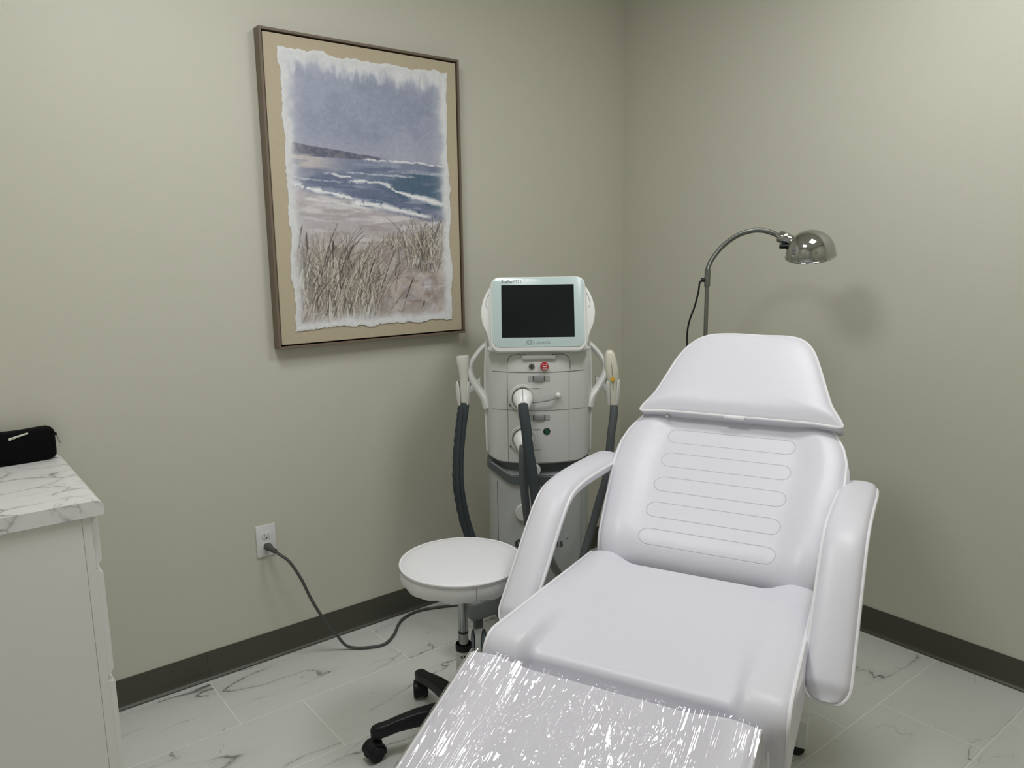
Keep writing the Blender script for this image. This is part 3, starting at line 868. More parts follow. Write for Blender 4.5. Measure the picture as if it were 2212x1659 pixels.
# plug body
pz = OZ - .0195
rings = []
for (d, ww_, hh_, off) in ((.0085, .021, .021, 0), (.018, .022, .022, -.0005), (.030, .019, .019, -.002), (.038, .013, .0135, -.004), (.045, .0135, .014, -.006), (.054, .0135, .014, -.009), (.0545, .009, .009, -.009)):
    rings.append([(OX + off * -1.2 + px_, -d, pz + off + pz_) for px_, pz_ in rrect(ww_ * 1.15, hh_ * 1.05, ww_ * .3, 3)])
loft(bm, rings); obj('plug', bm, MAT['cord'], t)
bm = B()
cp = [(OX + .011, -.052, pz - .009), (OX + .020, -.072, pz - .018), (-1.775, -.095, .385), (-1.745, -.115, .320), (-1.715, -.125, .235), (-1.675, -.128, .150),
      (-1.630, -.128, .075), (-1.600, -.130, .026), (-1.575, -.138, .009), (-1.535, -.168, .0065), (-1.470, -.190, .0065), (-1.405, -.150, .0065), (-1.345, -.085, .0065),
      (-1.290, -.050, .0065), (-1.215, -.040, .0065), (-1.120, -.075, .0065), (-1.02, -.120, .0065), (-.93, -.14, .0065)]
tube(bm, cp, 0.0053, 10, smooth=8); obj('cable', bm, MAT['cord'], t)

# ------------------------------------------------------------------ treatment chair (u = towards the head, v = towards the stool)
TH = R(22.8)
CHO = (-1.16, -1.372, 0)
chair = thing('treatment_chair', 'white padded reclining treatment chair with armrests and bare seat', 'treatment chair', CHO, TH)
PR = 0.0043

def dish(f, lo=.60, hi=.76, depth=.022, edge=.012):
    """height over the cushion across its width: sunk middle, raised side rolls, falling to the piped edge"""
    a_ = abs(f)
    h = -depth * (1 - smooth01(lo, hi, a_))
    h += edge * (math.sqrt(max(0.0, 1 - max(0, (a_ - .78) / .22) ** 2)) - 0.0)
    return h

def seat_dish(f, u):
    a_ = abs(f)
    d = .017 + .020 * smooth01(-.30, -.54, u) + .006 * smooth01(-.15, .0, u)
    w_ = .045 + .09 * smooth01(-.54, -.25, u)
    return -d * (1 - smooth01(.70 - w_, .70 + w_, a_)) + .012 * math.sqrt(max(0.0, 1 - max(0, (a_ - .80) / .20) ** 2))

def profile_cushion(name, path, hw, dishf, m, parent, npath_bottom, label=None, cuts=64, sidepuff=.006):
    """path: (u, z, nu, nz, weight) along the upholstered surface; sides are flat piped panels"""
    bm = B()
    fs = [-1 + 2 * j / cuts for j in range(cuts + 1)]
    # finer toward the edges
    fs = [math.copysign(abs(f) ** .85, f) for f in fs]
    G = []
    for (u, z, nu, nz, wt) in path:
        row_ = []
        for f in fs:
            h = (dishf(f, u) if dishf is seat_dish else dishf(f)) * wt
            row_.append(bm.verts.new((u + nu * h, f * hw(u) , z + nz * h)))
        G.append(row_)
    for i in range(len(G) - 1):
        for j in range(len(fs) - 1):
            bm.faces.new((G[i][j], G[i][j + 1], G[i + 1][j + 1], G[i + 1][j]))
    # underside
    for j in range(len(fs) - 1):
        bm.faces.new((G[-1][j], G[-1][j + 1], G[0][j + 1], G[0][j]))
    # side panels, slightly puffed
    for jj, s in ((0, -1), (len(fs) - 1, 1)):
        loop = [G[i][jj] for i in range(len(G))]
        cu = sum(v.co.x for v in loop) / len(loop); cz = sum(v.co.z for v in loop) / len(loop); cy = sum(v.co.y for v in loop) / len(loop)
        prev = loop
        for (k, pf) in ((.8, .7), (.45, 1.0)):
            nxt = [bm.verts.new((cu + (v.co.x - cu) * k, v.co.y + s * sidepuff * pf, cz + (v.co.z - cz) * k)) for v in loop]
            n_ = len(loop)
            for i in range(n_):
                bm.faces.new((prev[i], prev[(i + 1) % n_], nxt[(i + 1) % n_], nxt[i]))
            prev = nxt
        cvt = bm.verts.new((cu, cy + s * sidepuff, cz))
        for i in range(len(prev)):
            bm.faces.new((prev[i], prev[(i + 1) % len(prev)], cvt))
    o = obj(name, bm, m, parent, angle=50)
    bm = B()
    for s in (-1, 1):
        pts = [(u, s * hw(u), z) for (u, z, nu, nz, wt) in path]
        tube(bm, pts, PR, 8, closed=True)
    split_loose(obj('piping', bm, MAT['pipe'], o))
    return o

def side_path(u0, u1, z_top, z_bot, rf, rb, n=10, drop=0.0):
    """profile running up the front (u0) over a radius rf, along the top and down the back over rb"""
    P = []
    for k in range(5):
        z = z_bot + (z_top - rf - z_bot) * k / 5
        P.append((u0, z, -1, 0, .0 + .9 * k / 5))
    for k in range(n + 1):
        a_ = PI - (PI / 2) * k / n
        P.append((u0 + rf + rf * math.cos(a_), z_top - rf + rf * math.sin(a_), math.cos(a_), math.sin(a_), .95))
    for k in range(1, 24):
        u = u0 + rf + (u1 - rb - u0 - rf) * k / 24
        P.append((u, z_top, 0, 1, 1.0))
    for k in range(n + 1):
        a_ = PI / 2 * (1 - k / n)
        P.append((u1 - rb + rb * math.cos(a_), z_top - rb + rb * math.sin(a_), math.cos(a_), math.sin(a_), 1.0))
    for k in range(1, 4):
        z = z_top - rb + (z_bot - z_top + rb) * k / 3
        P.append((u1, z, 1, 0, 1 - k / 3))
    return P

# seat
seat = profile_cushion('seat', side_path(-.565, .018, .600, .468, .048, .034), lambda u: .300 - .026 * min(0, u) / .56 + .0, seat_dish, MAT['seat'], chair, 0)
# backrest, in its own tilted frame: x along the length, y across, z out of the padded face
BK = R(41)
back_piv = bpy.data.objects.new('backrest', None)

def tilted(o, u, v, z, ang):
    o.location = (u, v, z)
    o.rotation_euler = (0, -ang, 0)

def back_hw(s):
    pts = [(-.01, .290), (.06, .300), (.20, .317), (.34, .331), (.41, .329), (.46, .315), (.50, .293), (.54, .265), (.58, .235), (.62, .20)]
    for (a_, ha), (b2, hb) in zip(pts, pts[1:]):
        if s <= b2:
            t_ = max(0, (s - a_) / (b2 - a_)); return ha + (hb - ha) * t_
    return pts[-1][1]

def back_dish(f):
    a_ = abs(f)
    h = -.022 * (1 - smooth01(.56, .84, a_))
    return h + .016 * math.sqrt(max(0.0, 1 - max(0, (a_ - .80) / .20) ** 2))

TB = .105
path = []
for k in range(4): path.append((.0, -TB + (TB - .085) * k / 4, -1, 0, .2 + .2 * k))
for k in range(9):
    a_ = PI - (PI / 2) * k / 8
    path.append((.105 + .105 * math.cos(a_), -.085 + .085 * math.sin(a_), math.cos(a_), math.sin(a_), .95))
for k in range(1, 40):
    s_ = .105 + (.59 - .105) * k / 40
    path.append((s_, 0, 0, 1, 1 - .9 * smooth01(.47, .55, s_)))
for k in range(9):
    a_ = PI / 2 * (1 - k / 8)
    path.append((.59 + .03 * math.cos(a_), -.03 + .03 * math.sin(a_), math.cos(a_), math.sin(a_), .08))
path.append((.62, -TB, 1, 0, 0))
back = profile_cushion('backrest', path, back_hw, back_dish, MAT['quilt'], chair, 0, sidepuff=.012)
tilted(back, 0.0, 0, .585, BK)

# headrest cushion: rounded trapezoid, thick at its lower edge
HB = R(49)
def outline(n=96):
    ctl = [(-.005, -.292), (.000, -.20), (.000, 0), (.000, .20), (-.005, .285), (.012, .290), (.060, .262), (.130, .238), (.200, .215), (.255, .183), (.290, .135), (.300, .060), (.298, -.04), (.298, -.115),
           (.285, -.160), (.250, -.192), (.190, -.218), (.120, -.243), (.060, -.266), (.012, -.295)]
    P = catmull([(x, y, 0) for x, y in ctl], 6, True)
    return [(p.x, p.y) for p in P]
OL = outline()
bm = B()
def hring(k, h, drop=0):
    c0, c1 = .135, 0.0
    return [(c0 + (x - c0) * k, c1 + (y - c1) * k, h) for x, y in OL]
def hh_(x, y, k):
    base_ = .020 * math.sqrt(max(0.0, 1 - k ** 5))
    # a soft crease a little above the lower edge
    lim = .0015 + .40 * max(0.0, x + .002)
    d_ = lim - base_
    return base_ if d_ > .004 else (min(lim, base_) - .25 * max(0.0, .004 - abs(d_)))
rings = [hring(.97, -.058), hring(1.0, -.050), hring(1.0, -.02), hring(1.0, 0.0)]
V = [[bm.verts.new(p) for p in r_] for r_ in rings]
for k in (.97, .93, .88, .82, .74, .64, .52, .4, .28, .16, .06):
    r_ = []
    for (x, y, _) in hring(k, 0):
        r_.append(bm.verts.new((x, y, hh_(x, y, k))))
    V.append(r_)
n_ = len(OL)
for i in range(len(V) - 1):
    for k in range(n_): bm.faces.new((V[i][k], V[i][(k + 1) % n_], V[i + 1][(k + 1) % n_], V[i + 1][k]))
bm.faces.new(V[-1]); bm.faces.new(V[0][::-1])
head = obj('headrest', bm, MAT['leather'], chair, angle=50)
tilted(head, .3640, -.007, .9490, HB)
bm = B(); tube(bm, [(x, y, 0.0) for x, y in OL], PR, 8, closed=True)
tube(bm, [(-.004, -.03, 0.0), (-.003, .03, 0)], .0062, 8)
obj('piping', bm, MAT['pipe'], head)
bm = B(); box(bm, -.006, -.002, .205, .213, -.045, -.020, .001); tube(bm, [(-.008, .209, -.022), (-.012, .209, -.012)], .003, 8); obj('zip_pull', bm, MAT['paint_white'], head)

# leg rest, tilted down towards the feet
LG = R(20)
def leg_dish(f):
    a_ = abs(f)
    return -.013 * (1 - smooth01(.52, .84, a_)) + .010 * math.sqrt(max(0.0, 1 - max(0, (a_ - .80) / .20) ** 2))
def lpath():
    P = []
    L_, T_, r1 = .46, .10, .018
    for k in range(4): P.append((-L_, -T_ + (T_ - .04) * k / 4, -1, 0, .2 * k))
    for k in range(9):
        a_ = PI - (PI / 2) * k / 8
        P.append((-L_ + .04 + .04 * math.cos(a_), -.04 + .04 * math.sin(a_), math.cos(a_), math.sin(a_), .95))
    for k in range(1, 28): P.append((-L_ + .04 + (L_ - .04 - r1) * k / 28, 0, 0, 1, 1.0))
    for k in range(7):
        a_ = PI / 2 * (1 - k / 6)
        P.append((-r1 + r1 * math.cos(a_), -r1 + r1 * math.sin(a_), math.cos(a_), math.sin(a_), 1.0 - .08 * k))
    P.append((0, -T_, 1, 0, 0))
    return P
leg = profile_cushion('leg_rest', lpath(), lambda s: .306 - .02 * (1 - smooth01(-.05, 0, s)) * 0, leg_dish, MAT['leather'], chair, 0)
tilted(leg, -.602, .022, .583, LG)
leg.rotation_euler = (0, -LG, 0)

# armrests: bent padded rails with piping on both edges
def armrest(s):
    ctr = [(.31, .792), (.22, .796), (.12, .799), (.03, .799), (-.035, .793), (-.080, .779), (-.118, .752), (-.17, .700), (-.23, .634), (-.283, .576), (-.308, .549), (-.324, .531), (-.335, .519), (-.342, .511)]
    yc = .378 if s > 0 else .366
    P = catmull([(u, 0, z) for u, z in ctr], 5)
    b = bmesh.new()
    rings = []; edges = ([], [])
    n_ = len(P)
    for i, p in enumerate(P):
        a_ = P[max(0, i - 1)]; c_ = P[min(n_ - 1, i + 1)]
        tv = (c_ - a_).normalized(); nv = Vector((-tv.z, 0, tv.x))
        if nv.z < 0: nv = -nv
        t_ = i / (n_ - 1)
        hw_ = .047
        d_end = (P[-1] - p).length
        if d_end < .045: hw_ *= math.sqrt(max(.0, 1 - ((.045 - d_end) / .045) ** 2)) * .60 + .40
        cs_ = .45 + .55 * smooth01(0, .04, d_end)
        if i < 4: hw_ *= .93 + .07 * i / 4
        sec = []
        for k in range(13):     # crowned top from one edge to the other
            f = -1 + 2 * k / 12
            h = .020 * cs_ * math.sqrt(max(0, 1 - abs(f) ** 2.6))
            sec.append(p + nv * h + Vector((0, f * hw_, 0)))
        for (f, h) in ((1.0, -.010), (.97, -.018), (.85, -.024), (0, -.026), (-.85, -.024), (-.97, -.018), (-1.0, -.010)):
            sec.append(p + nv * h + Vector((0, f * hw_, 0)))
        rings.append(sec)
        edges[0].append(p + Vector((0, -hw_, 0))); edges[1].append(p + Vector((0, hw_, 0)))
    loft(b, rings)
    o = obj('armrest', b, MAT['leather'], chair, angle=50, loc=(0, s * yc, 0))
    b = bmesh.new()
    loop = edges[0] + edges[1][::-1]
    tube(b, loop, PR, 8, closed=True)
    obj('piping', b, MAT['pipe'], o)
    b = bmesh.new()
    tube(b, [(.285, s * .375, .772), (.300, s * .34, .765), (.325, s * .25, .765), (.33, s * .18, .765)], .011, 8, smooth=4)
    tube(b, [(-.16, s * .378, .688), (-.12, s * .36, .58), (-.10, s * .29, .50)], .011, 8, smooth=4)
    split_loose(obj('armrest_bracket', b, MAT['greymetal'], chair))
armrest(1); armrest(-1)

# steel underframe and base
bm = B()
for s in (-1, 1):
    box(bm, -.50, .08, s * .22 - .0125, s * .22 + .0125, .440, .4675, .002)
box(bm, -.50, -.475, -.2075, .2075, .440, .4675, .002); box(bm, .055, .08, -.2075, .2075, .440, .4675, .002)
obj('seat_frame', bm, MAT['greymetal'], chair)
bm = B()
box(bm, -.20, .05, -.09, .09, .11, .44, .006)
obj('pedestal', bm, MAT['paint_white'], chair)
for u0 in (.205, -.345):
    bm = B(); box(bm, u0, u0 + .055, -.275, .275, .030, .112, .003)
    cb = obj('base_crossbar', bm, MAT['paint_white'], chair)
    for s in (-1, 1):
        bm = B(); lathe(bm, [(0, 0), (.020, 0), (.024, .006), (.024, .022), (.019, .030), (0, .030)], 20, Matrix.Translation((u0 + .028, s * .245, 0)))
        obj('foot_pad', bm, MAT['rubber'], cb)
bm = B(); box(bm, -.29, .205, -.03, .03, .035, .108, .003); obj('base_beam', bm, MAT['paint_white'], chair)
bm = B()
for s in (-1, 1): tube(bm, [(.06, s * .16, .45), (.14, s * .16, .52), (.30, s * .16, .72)], .012, 8, smooth=3)
split_loose(obj('back_support', bm, MAT['greymetal'], chair))
bm = B()
for s in (-1, 1): tube(bm, [(-.48, s * .16, .45), (-.62, s * .16, .44), (-.86, s * .16, .36)], .012, 8, smooth=3)
split_loose(obj('leg_support', bm, MAT['greymetal'], chair))

# clear plastic film wrapped over the leg rest
def film():
    o = bpy.data.objects.new('tmp', None)
    b = bmesh.new()
    NXs, NYs = 150, 220
    L_, hw_, r_ = .46, .306, .02
    rg_ = random.Random(5)
    def nz(x, y, seed, s1):
        from mathutils import noise
        return noise.noise(Vector((x * s1, y * s1, seed)))
    grid = []
    for i in range(NXs + 1):
        row_ = []
        for j in range(NYs + 1):
            s_ = -L_ + .03 + (L_ - .03 + .001) * i / NXs           # along
            c_ = -(hw_ + .10) + 2 * (hw_ + .10) * j / NYs            # arc length across
            over = abs(c_) - hw_
            if over <= 0:
                y = c_; z = leg_dish(c_ / hw_) + .0030
            else:
                y = math.copysign(hw_ + .0085 + .006 * min(1, over / .03), c_); z = .001 - over
                y += math.copysign(.007 * (1 + nz(s_, c_, 3.1, 18)) * min(1, over / .05), c_)
            if s_ > 0: z -= s_ * .9; 
            # taut film bridges the hollow a little; wrinkles rise from it
            from mathutils import noise
            w1_ = abs(noise.noise(Vector((s_ * 5, c_ * 26, 1.3)))) * .0014
            w2_ = abs(noise.noise(Vector((s_ * 30, c_ * 18, 7.7)))) * .0008
            w3_ = max(0, .13 - abs(noise.noise(Vector((s_ * 9 + c_ * 4, c_ * 7, 2.2))))) * .004
            if over <= 0:
                z += w1_ + w2_ + w3_ + .0020 * math.exp(-((abs(c_ / hw_) - .66) / .09) ** 2)
            row_.append(b.verts.new((s_, y, z)))
        grid.append(row_)
    for i in range(NXs):
        for j in range(NYs):
            b.faces.new((grid[i][j], grid[i][j + 1], grid[i + 1][j + 1], grid[i + 1][j]))
    bpy.data.objects.remove(o)
    return b
fo = obj('plastic_film', film(), MAT['film'], None, angle=180)
cT = Matrix.Translation(CHO) @ Matrix.Rotation(TH, 4, 'Z') @ Matrix.Translation((-.602, .022, .583)) @ Matrix.Rotation(-LG, 4, 'Y')
fo.matrix_world = cT
tag(fo, 'crumpled clear shiny plastic film wrapped over the leg rest of the white chair', 'plastic film')

# ------------------------------------------------------------------ stool
stool = thing('rolling_stool', 'round white padded stool with chrome column and black castor base', 'stool', (-1.555, -.841, 0), 0)
SR = .178
bm = B()
prof = [(0, .509), (.150, .509), (.164, .511), (SR - .004, .518), (SR, .530), (SR, .560), (SR - .003, .5665), (SR - .010, .571), (SR - .035, .5755), (.08, .578), (0, .579)]
lathe(bm, prof, 64)
for v_ in bm.verts:      # slightly wavy stapled underside
    if v_.co.z < .52:
        a_ = math.atan2(v_.co.y, v_.co.x); v_.co.z += .003 * math.sin(a_ * 9) + .002 * math.sin(a_ * 17 + 1)
st = obj('seat', bm, MAT['stool_leather'], stool, angle=60)
bm = B(); tube(bm, [((SR - .001) * math.cos(a_), (SR - .001) * math.sin(a_), .566) for a_ in [2 * PI * k / 72 for k in range(72)]], .0036, 8, closed=True)
obj('piping', bm, MAT['pipe'], st)
bm = B()
for k in range(190):
    a_ = 2 * PI * k / 190
    q_ = Matrix.Rotation(a_, 4, 'Z') @ Matrix.Translation((SR + .0004, 0, .5575))
    box(bm, -.0006, .0006, -.0016, .0016, -.0004, .0004, mat=q_)
tube(bm, [((SR + .0006) * math.cos(R(-112)), (SR + .0006) * math.sin(R(-112)), z) for z in (.520, .54, .560)], .0009, 6)
obj('stitching', bm, simple('stitch_thread', (.30, .29, .31), .7), st)
bm = B(); lathe(bm, [(0, .488), (.075, .488), (.08, .492), (.08, .509), (0, .509)], 32); obj('seat_plate', bm, MAT['black'], stool)
bm = B(); lathe(bm, [(0, .20), (.0145, .20), (.0145, .345), (.0138, .346), (.0138, .350), (.0145, .351), (.0145, .488), (0, .488)], 28); obj('gas_lift', bm, MAT['steel'], stool)
bm = B(); lathe(bm, [(.0137, .3435), (.0151, .3435), (.0151, .3475), (.0137, .3475)], 28); obj('lift_ring', bm, MAT['black'], stool)
bm = B(); lathe(bm, [(0, .10), (.0235, .10), (.0235, .290), (0, .290)], 28); sh = obj('column_shroud', bm, MAT['shroud'], stool)
bm = B(); lathe(bm, [(.0155, .300), (.0155, .290), (.0242, .290), (.0242, .306), (.0225, .310), (.0215, .306), (.0215, .298)], 28, closed=True); obj('collar', bm, MAT['black'], stool)
bm = B()
for a_ in (R(-118), R(-140)):
    q_ = Matrix.Rotation(a_, 4, 'Z') @ Matrix.Translation((.0236, 0, .276))
    box(bm, -.0006, .0006, -.0028, .0028, -.0035, .002, mat=q_)
    box(bm, -.0006, .0006, -.0015, .0015, .002, .0045, mat=q_)
obj('shroud_icons', bm, MAT['dark'], sh, smooth=False)
bm = B(); lathe(bm, [(0, .075), (.045, .075), (.050, .085), (.048, .112), (.030, .125), (0, .125)], 32); obj('hub', bm, MAT['black'], stool)
def star_leg():
    b = bmesh.new()
    rings = []
    for (r_, zc, hw_, hh2) in ((.035, .098, .026, .020), (.09, .102, .0235, .022), (.15, .101, .0195, .020), (.205, .094, .017, .017), (.235, .087, .0165, .0165), (.262, .0835, .0175, .0165), (.278, .082, .0145, .014), (.284, .081, .007, .008)):
        rings.append([(r_, y, zc + z) for y, z in rrect(hw_ * 2, hh2 * 2.35, min(hw_, hh2) * .55, 3)])
    loft(b, rings)
    return b
def caster(swivel):
    """returns bmeshes of hood and wheels at the origin; axle along y, trail towards -x"""
    h = bmesh.new()
    tube(h, [(0, 0, .045), (0, 0, .075)], .008, 12)
    # hood: arc over the wheel
    rings = []
    for k in range(13):
        a_ = R(-20 + 190 * k / 12)
        ring = []
        for (rr_, y) in ((.0295, -.022), (.0305, -.016), (.031, 0), (.0305, .016), (.0295, .022), (.024, .022), (.024, -.022)):
            ring.append((-.012 + rr_ * math.cos(a_), y, .028 + rr_ * math.sin(a_)))
        rings.append(ring)
    loft(h, rings)
    box(h, -.020, .012, -.010, .010, .030, .056, .003)
    wb = bmesh.new()
    for y0 in (-.024, .006):
        lathe(wb, [(0, 0), (.018, 0), (.0225, .002), (.0255, .006), (.0255, .013), (.022, .0175), (.015, .018), (.008, .0165), (0, .0165)], 28, Matrix.Translation((-.012, y0 + .018, .0255)) @ Matrix.Rotation(PI / 2, 4, 'X'))
    return h, wb
sw = [R(-28), R(22), R(100), R(-60), R(150)]
for k in range(5):
    A_ = R(88.5 + 72 * k)
    lg = obj('leg', star_leg(), MAT['black'], stool, angle=50, rot=(0, 0, A_))
    h_, wb = caster(0)
    c_ = obj('caster', h_, MAT['black'], lg, angle=45, loc=(.266, 0, 0), rot=(0, 0, PI + sw[k]))
    # wheels are part of the same caster piece visually; kept as one mesh
    me = c_.data
    bmx = bmesh.new(); bmx.from_mesh(me); tmp = bpy.data.meshes.new('t'); wb.to_mesh(tmp); wb.free(); bmx.from_mesh(tmp); bpy.data.meshes.remove(tmp)
    bmesh.ops.recalc_face_normals(bmx, faces=bmx.faces); bmx.to_mesh(me); bmx.free()
    me.polygons.foreach_set('use_smooth', [True] * len(me.polygons))
    me.set_sharp_from_angle(angle=R(40))

# ------------------------------------------------------------------ laser console on its cart (x right, y away from the viewer, z up)
MO = (-1.0590, -0.6135, 0)
MROT = YAW - PI / 2
mac = thing('laser_console', 'white light-treatment console with a dark touchscreen on a grey-white wheeled cart', 'medical device', MO, MROT)

def dring(hw_, yb, sag, z, rc=.03, y0=0.0, n=14, dz=0.0):
    """D-shaped section: convex front, straight sides, rounded back; dz lets the front hang lower"""
    pts = []
    for k in range(2 * n + 1):
        f = -1 + k / n
        x = f * hw_
        y = y0 + sag * abs(f) ** 2.3 + (rc * (1 - math.sqrt(max(0, 1 - max(0, (abs(f) - .86) / .14) ** 2))))
        pts.append((x, y, z))
    for k in range(7):
        a_ = R(90 * k / 6)
        pts.append((hw_ - .04 + .04 * math.cos(a_), yb - .04 + .04 * math.sin(a_), z))
    for k in range(7):
        a_ = R(90 + 90 * k / 6)
        pts.append((-hw_ + .04 + .04 * math.cos(a_), yb - .04 + .04 * math.sin(a_), z))
    return pts
SAG, RC = .062, .030
def fy(x, hw_=.184):
    f = abs(x) / hw_
    return SAG * f ** 2.3 + RC * (1 - math.sqrt(max(0, 1 - max(0, (f - .86) / .14) ** 2)))

# cart column
bm = B()
rings = []
for z, hw_ in ((.10, .172), (.12, .178), (.40, .181), (.58, .1825), (.630, .1825)):
    rings.append([(x, y, zz) for x, y, zz in dring(hw_, .41, SAG, z, RC, .022)])
rings[-1] = [(x, y, .634 + .046 * (1.0 if y > .13 else smooth01(.50, 1.0, min(1, abs(x) / .1825)))) for x, y, zz in rings[-1]]
loft(bm, rings)
cart = obj('cart_column', bm, MAT['cart'], mac, angle=35)
bm = B()
for s in (-1, 1):
    x = s * .150
    tube(bm, [(x, fy(x, .182) + .0222, z) for z in (.11, .25, .40, .55, .64)], .0011, 6)
split_loose(obj('panel_seam', bm, MAT['seam'], cart))
# slate collar between cart and console, dipping at the front
bm = B()
def cring(hw_, y0, z_side, z_front, th=0):
    out = []
    for (x, y, _) in dring(hw_, .415, SAG, 0, RC, y0):
        f = min(1, abs(x) / hw_)
        if y > .13: zz = z_side
        else: zz = z_front + (z_side - z_front) * smooth01(.50, 1.0, f)
        out.append((x, y, zz))
    return out
loft(bm, [cring(.1835, .019, .678, .632), cring(.1865, .012, .682, .636), cring(.1865, .010, .706, .666), cring(.1845, .014, .709, .670), cring(.180, .026, .716, .684), cring(.178, .028, .736, .716)])
col = obj('slate_collar', bm, MAT['band'], mac, angle=30)
bm = B()
tube(bm, [(x, fy(x, .1845) + .0125, .671 + (.709 - .671) * smooth01(.5, 1.0, abs(x) / .1845)) for x in [-.17 + .34 * k / 40 for k in range(41)]], .0022, 6)
obj('collar_ridge', bm, simple('ridge_grey', (.30, .32, .32), .3), col)
# console body
bm = B()
rings = []
def kring(z_front, z_side, hw_, y0=0.0):
    out = []
    for (x, y, _) in dring(hw_, .40, SAG, 0, RC, y0):
        f = min(1, abs(x) / hw_)
        t_ = 1 - smooth01(.0, 1.0, (f - .72) / .28)
        if y > .10: t_ = 0
        out.append((x, y, z_side + (z_front - z_side) * t_))
    return out
for zf, zs, hw_, y0 in ((.716, .726, .170, .012), (.7165, .7275, .178, .004), (.722, .735, .1835, .0), (.80, .80, .1855, 0), (.93, .93, .1865, 0), (1.03, 1.03, .1875, 0), (1.10, 1.10, .188, .006), (1.135, 1.135, .186, .03), (1.20, 1.20, .183, .085), (1.27, 1.27, .176, .12), (1.33, 1.33, .160, .15), (1.345, 1.345, .140, .165)):
    rings.append(kring(zf, zs, hw_, y0))
loft(bm, rings)
body = obj('console_body', bm, MAT['console'], mac, angle=35)
# seams of the two drawers
bm = B()
def seam(z, x0, x1, r_=.0011):
    tube(bm, [(x, fy(x, .187) - .0001, z) for x in [x0 + (x1 - x0) * k / 30 for k in range(31)]], r_, 6)
seam(1.040, -.160, .160, .0007); seam(.9065, -.162, .162, .0006)
for x in (-.1085, .1045):
    tube(bm, [(x, fy(x, .187) + .0002 - (.0008 if z > .8 else 0), z) for z in (.722, .80, .90, 1.0, 1.039)], .0006, 6)
split_loose(obj('panel_seam', bm, MAT['seam'], body))
# hood outline over the top drawer
bm = B()
hp = [(-.108, 1.047), (-.108, 1.070), (-.103, 1.088), (-.090, 1.098), (-.070, 1.1005), (-.056, 1.1005)]
for s in (1, -1): tube(bm, [(s * x, fy(x, .187) - .0003 + max(0, (z - 1.03)) * .085, z) for x, z in hp], .0010, 6, smooth=4)
split_loose(obj('hood_line', bm, MAT['seam'], body))
bm = B(); plate(bm, [(x, z + 1.0915) for x, z in rrect(.116, .015, .0072, 5)], .0075, -.0015, .002); obj('pull_lip', bm, MAT['cart'], body)
bm = B()
for s in (-1, 1): lathe(bm, [(0, 0), (.0045, 0), (.0045, .003), (0, .003)], 14, Matrix.Translation((s * .049, .0030, 1.0985)) @ Matrix.Rotation(PI / 2, 4, 'X'))
split_loose(obj('pull_screw', bm, MAT['seam'], body))
# latches
for z in (1.0185, .882):
    bm = B(); plate(bm, [(x, zz + z) for x, zz in rrect(.074, .020, .0035, 3)], .004, -.0008, .001); lr = obj('latch_recess', bm, simple('latch_recess_grey', (.36, .37, .35), .5), body)
    bm = B(); box(bm, -.0215, .0215, -.0022, .003, z - .0095, z + .0095, .0006); obj('latch_gap', bm, MAT['seam'], lr)
    bm = B(); box(bm, -.0175, .0175, -.0062, .001, z - .0102, z + .0100, .0030); obj('latch', bm, simple('latch_grey', (.24, .255, .26), .4), lr)
# key switch, emergency stop and standby button
RX = Matrix.Rotation(PI / 2, 4, 'X')
bm = B(); lathe(bm, [(0, 0), (.0098, 0), (.0098, .003), (.0082, .004), (0, .0035)], 24, Matrix.Translation((-.0245, .0015, 1.061)) @ RX); ks = obj('key_switch', bm, simple('key_olive', (.13, .14, .11), .4, .5), body)
bm = B(); box(bm, -.0265, -.0225, -.0035, -.0015, 1.057, 1.065, .0006); obj('keyhole', bm, MAT['dark'], ks)
bm = B(); lathe(bm, [(0, 0), (.0135, 0), (.0140, .003), (.0140, .009), (.0120, .013), (0, .0145)], 32, Matrix.Translation((.0190, .002, 1.0605)) @ RX); es = obj('emergency_button', bm, MAT['red'], body)
bm = B()
for a0, a1 in ((35, 145), (215, 325)):
    tube(bm, [(.0190 + .0085 * math.cos(R(a)), -.0122, 1.0605 + .0085 * math.sin(R(a))) for a in np.linspace(a0, a1, 8)], .0011, 6)
box(bm, .0122, .0258, -.0130, -.0118, 1.0590, 1.0622, .0006)
obj('button_arrows', bm, simple('arrow_pink', (.75, .55, .58), .5), es, smooth=False)
bm = B(); lathe(bm, [(0, 0), (.0118, 0), (.0122, .002), (.0095, .0035), (.0090, .0015), (0, .0015)], 28, Matrix.Translation((.0255, .001, .8325)) @ RX); gb = obj('button_ring', bm, MAT['dark'], body)
bm = B(); lathe(bm, [(0, 0), (.0085, 0), (.0080, .0028), (0, .0034)], 28, Matrix.Translation((.0255, .000, .8325)) @ RX); obj('standby_button', bm, MAT['green'], gb)
# socket surrounds: shallow rings round the two connectors
for z in (.950, .806):
    bm = B()
    lathe(bm, [(.0365, -.004), (.0485, -.004), (.0490, .001), (.0455, .0060), (.0395, .0055), (.0365, .0005)], 40, Matrix.Translation((-.056, .004, z)) @ RX, closed=True)
    sr = obj('socket_surround', bm, MAT['console'], body)
    bm = B(); lathe(bm, [(0, 0), (.0385, 0), (.0385, .0020), (0, .0020)], 36, Matrix.Translation((-.056, .0035, z)) @ RX); obj('socket_hole', bm, simple('socket_brown', (.16, .14, .12), .6), sr)
    bm = B(); tube(bm, [(-.030, -.001, z + .036), (-.010, -.002, z + .0375), (.004, -.001, z + .036)], .0010, 6); tube(bm, [(-.035, -.001, z - .036), (-.02, -.001, z - .0365), (.004, -.001, z - .0365)], .0008, 6)
    split_loose(obj('moulding_line', bm, MAT['console'], sr))
bm = B()
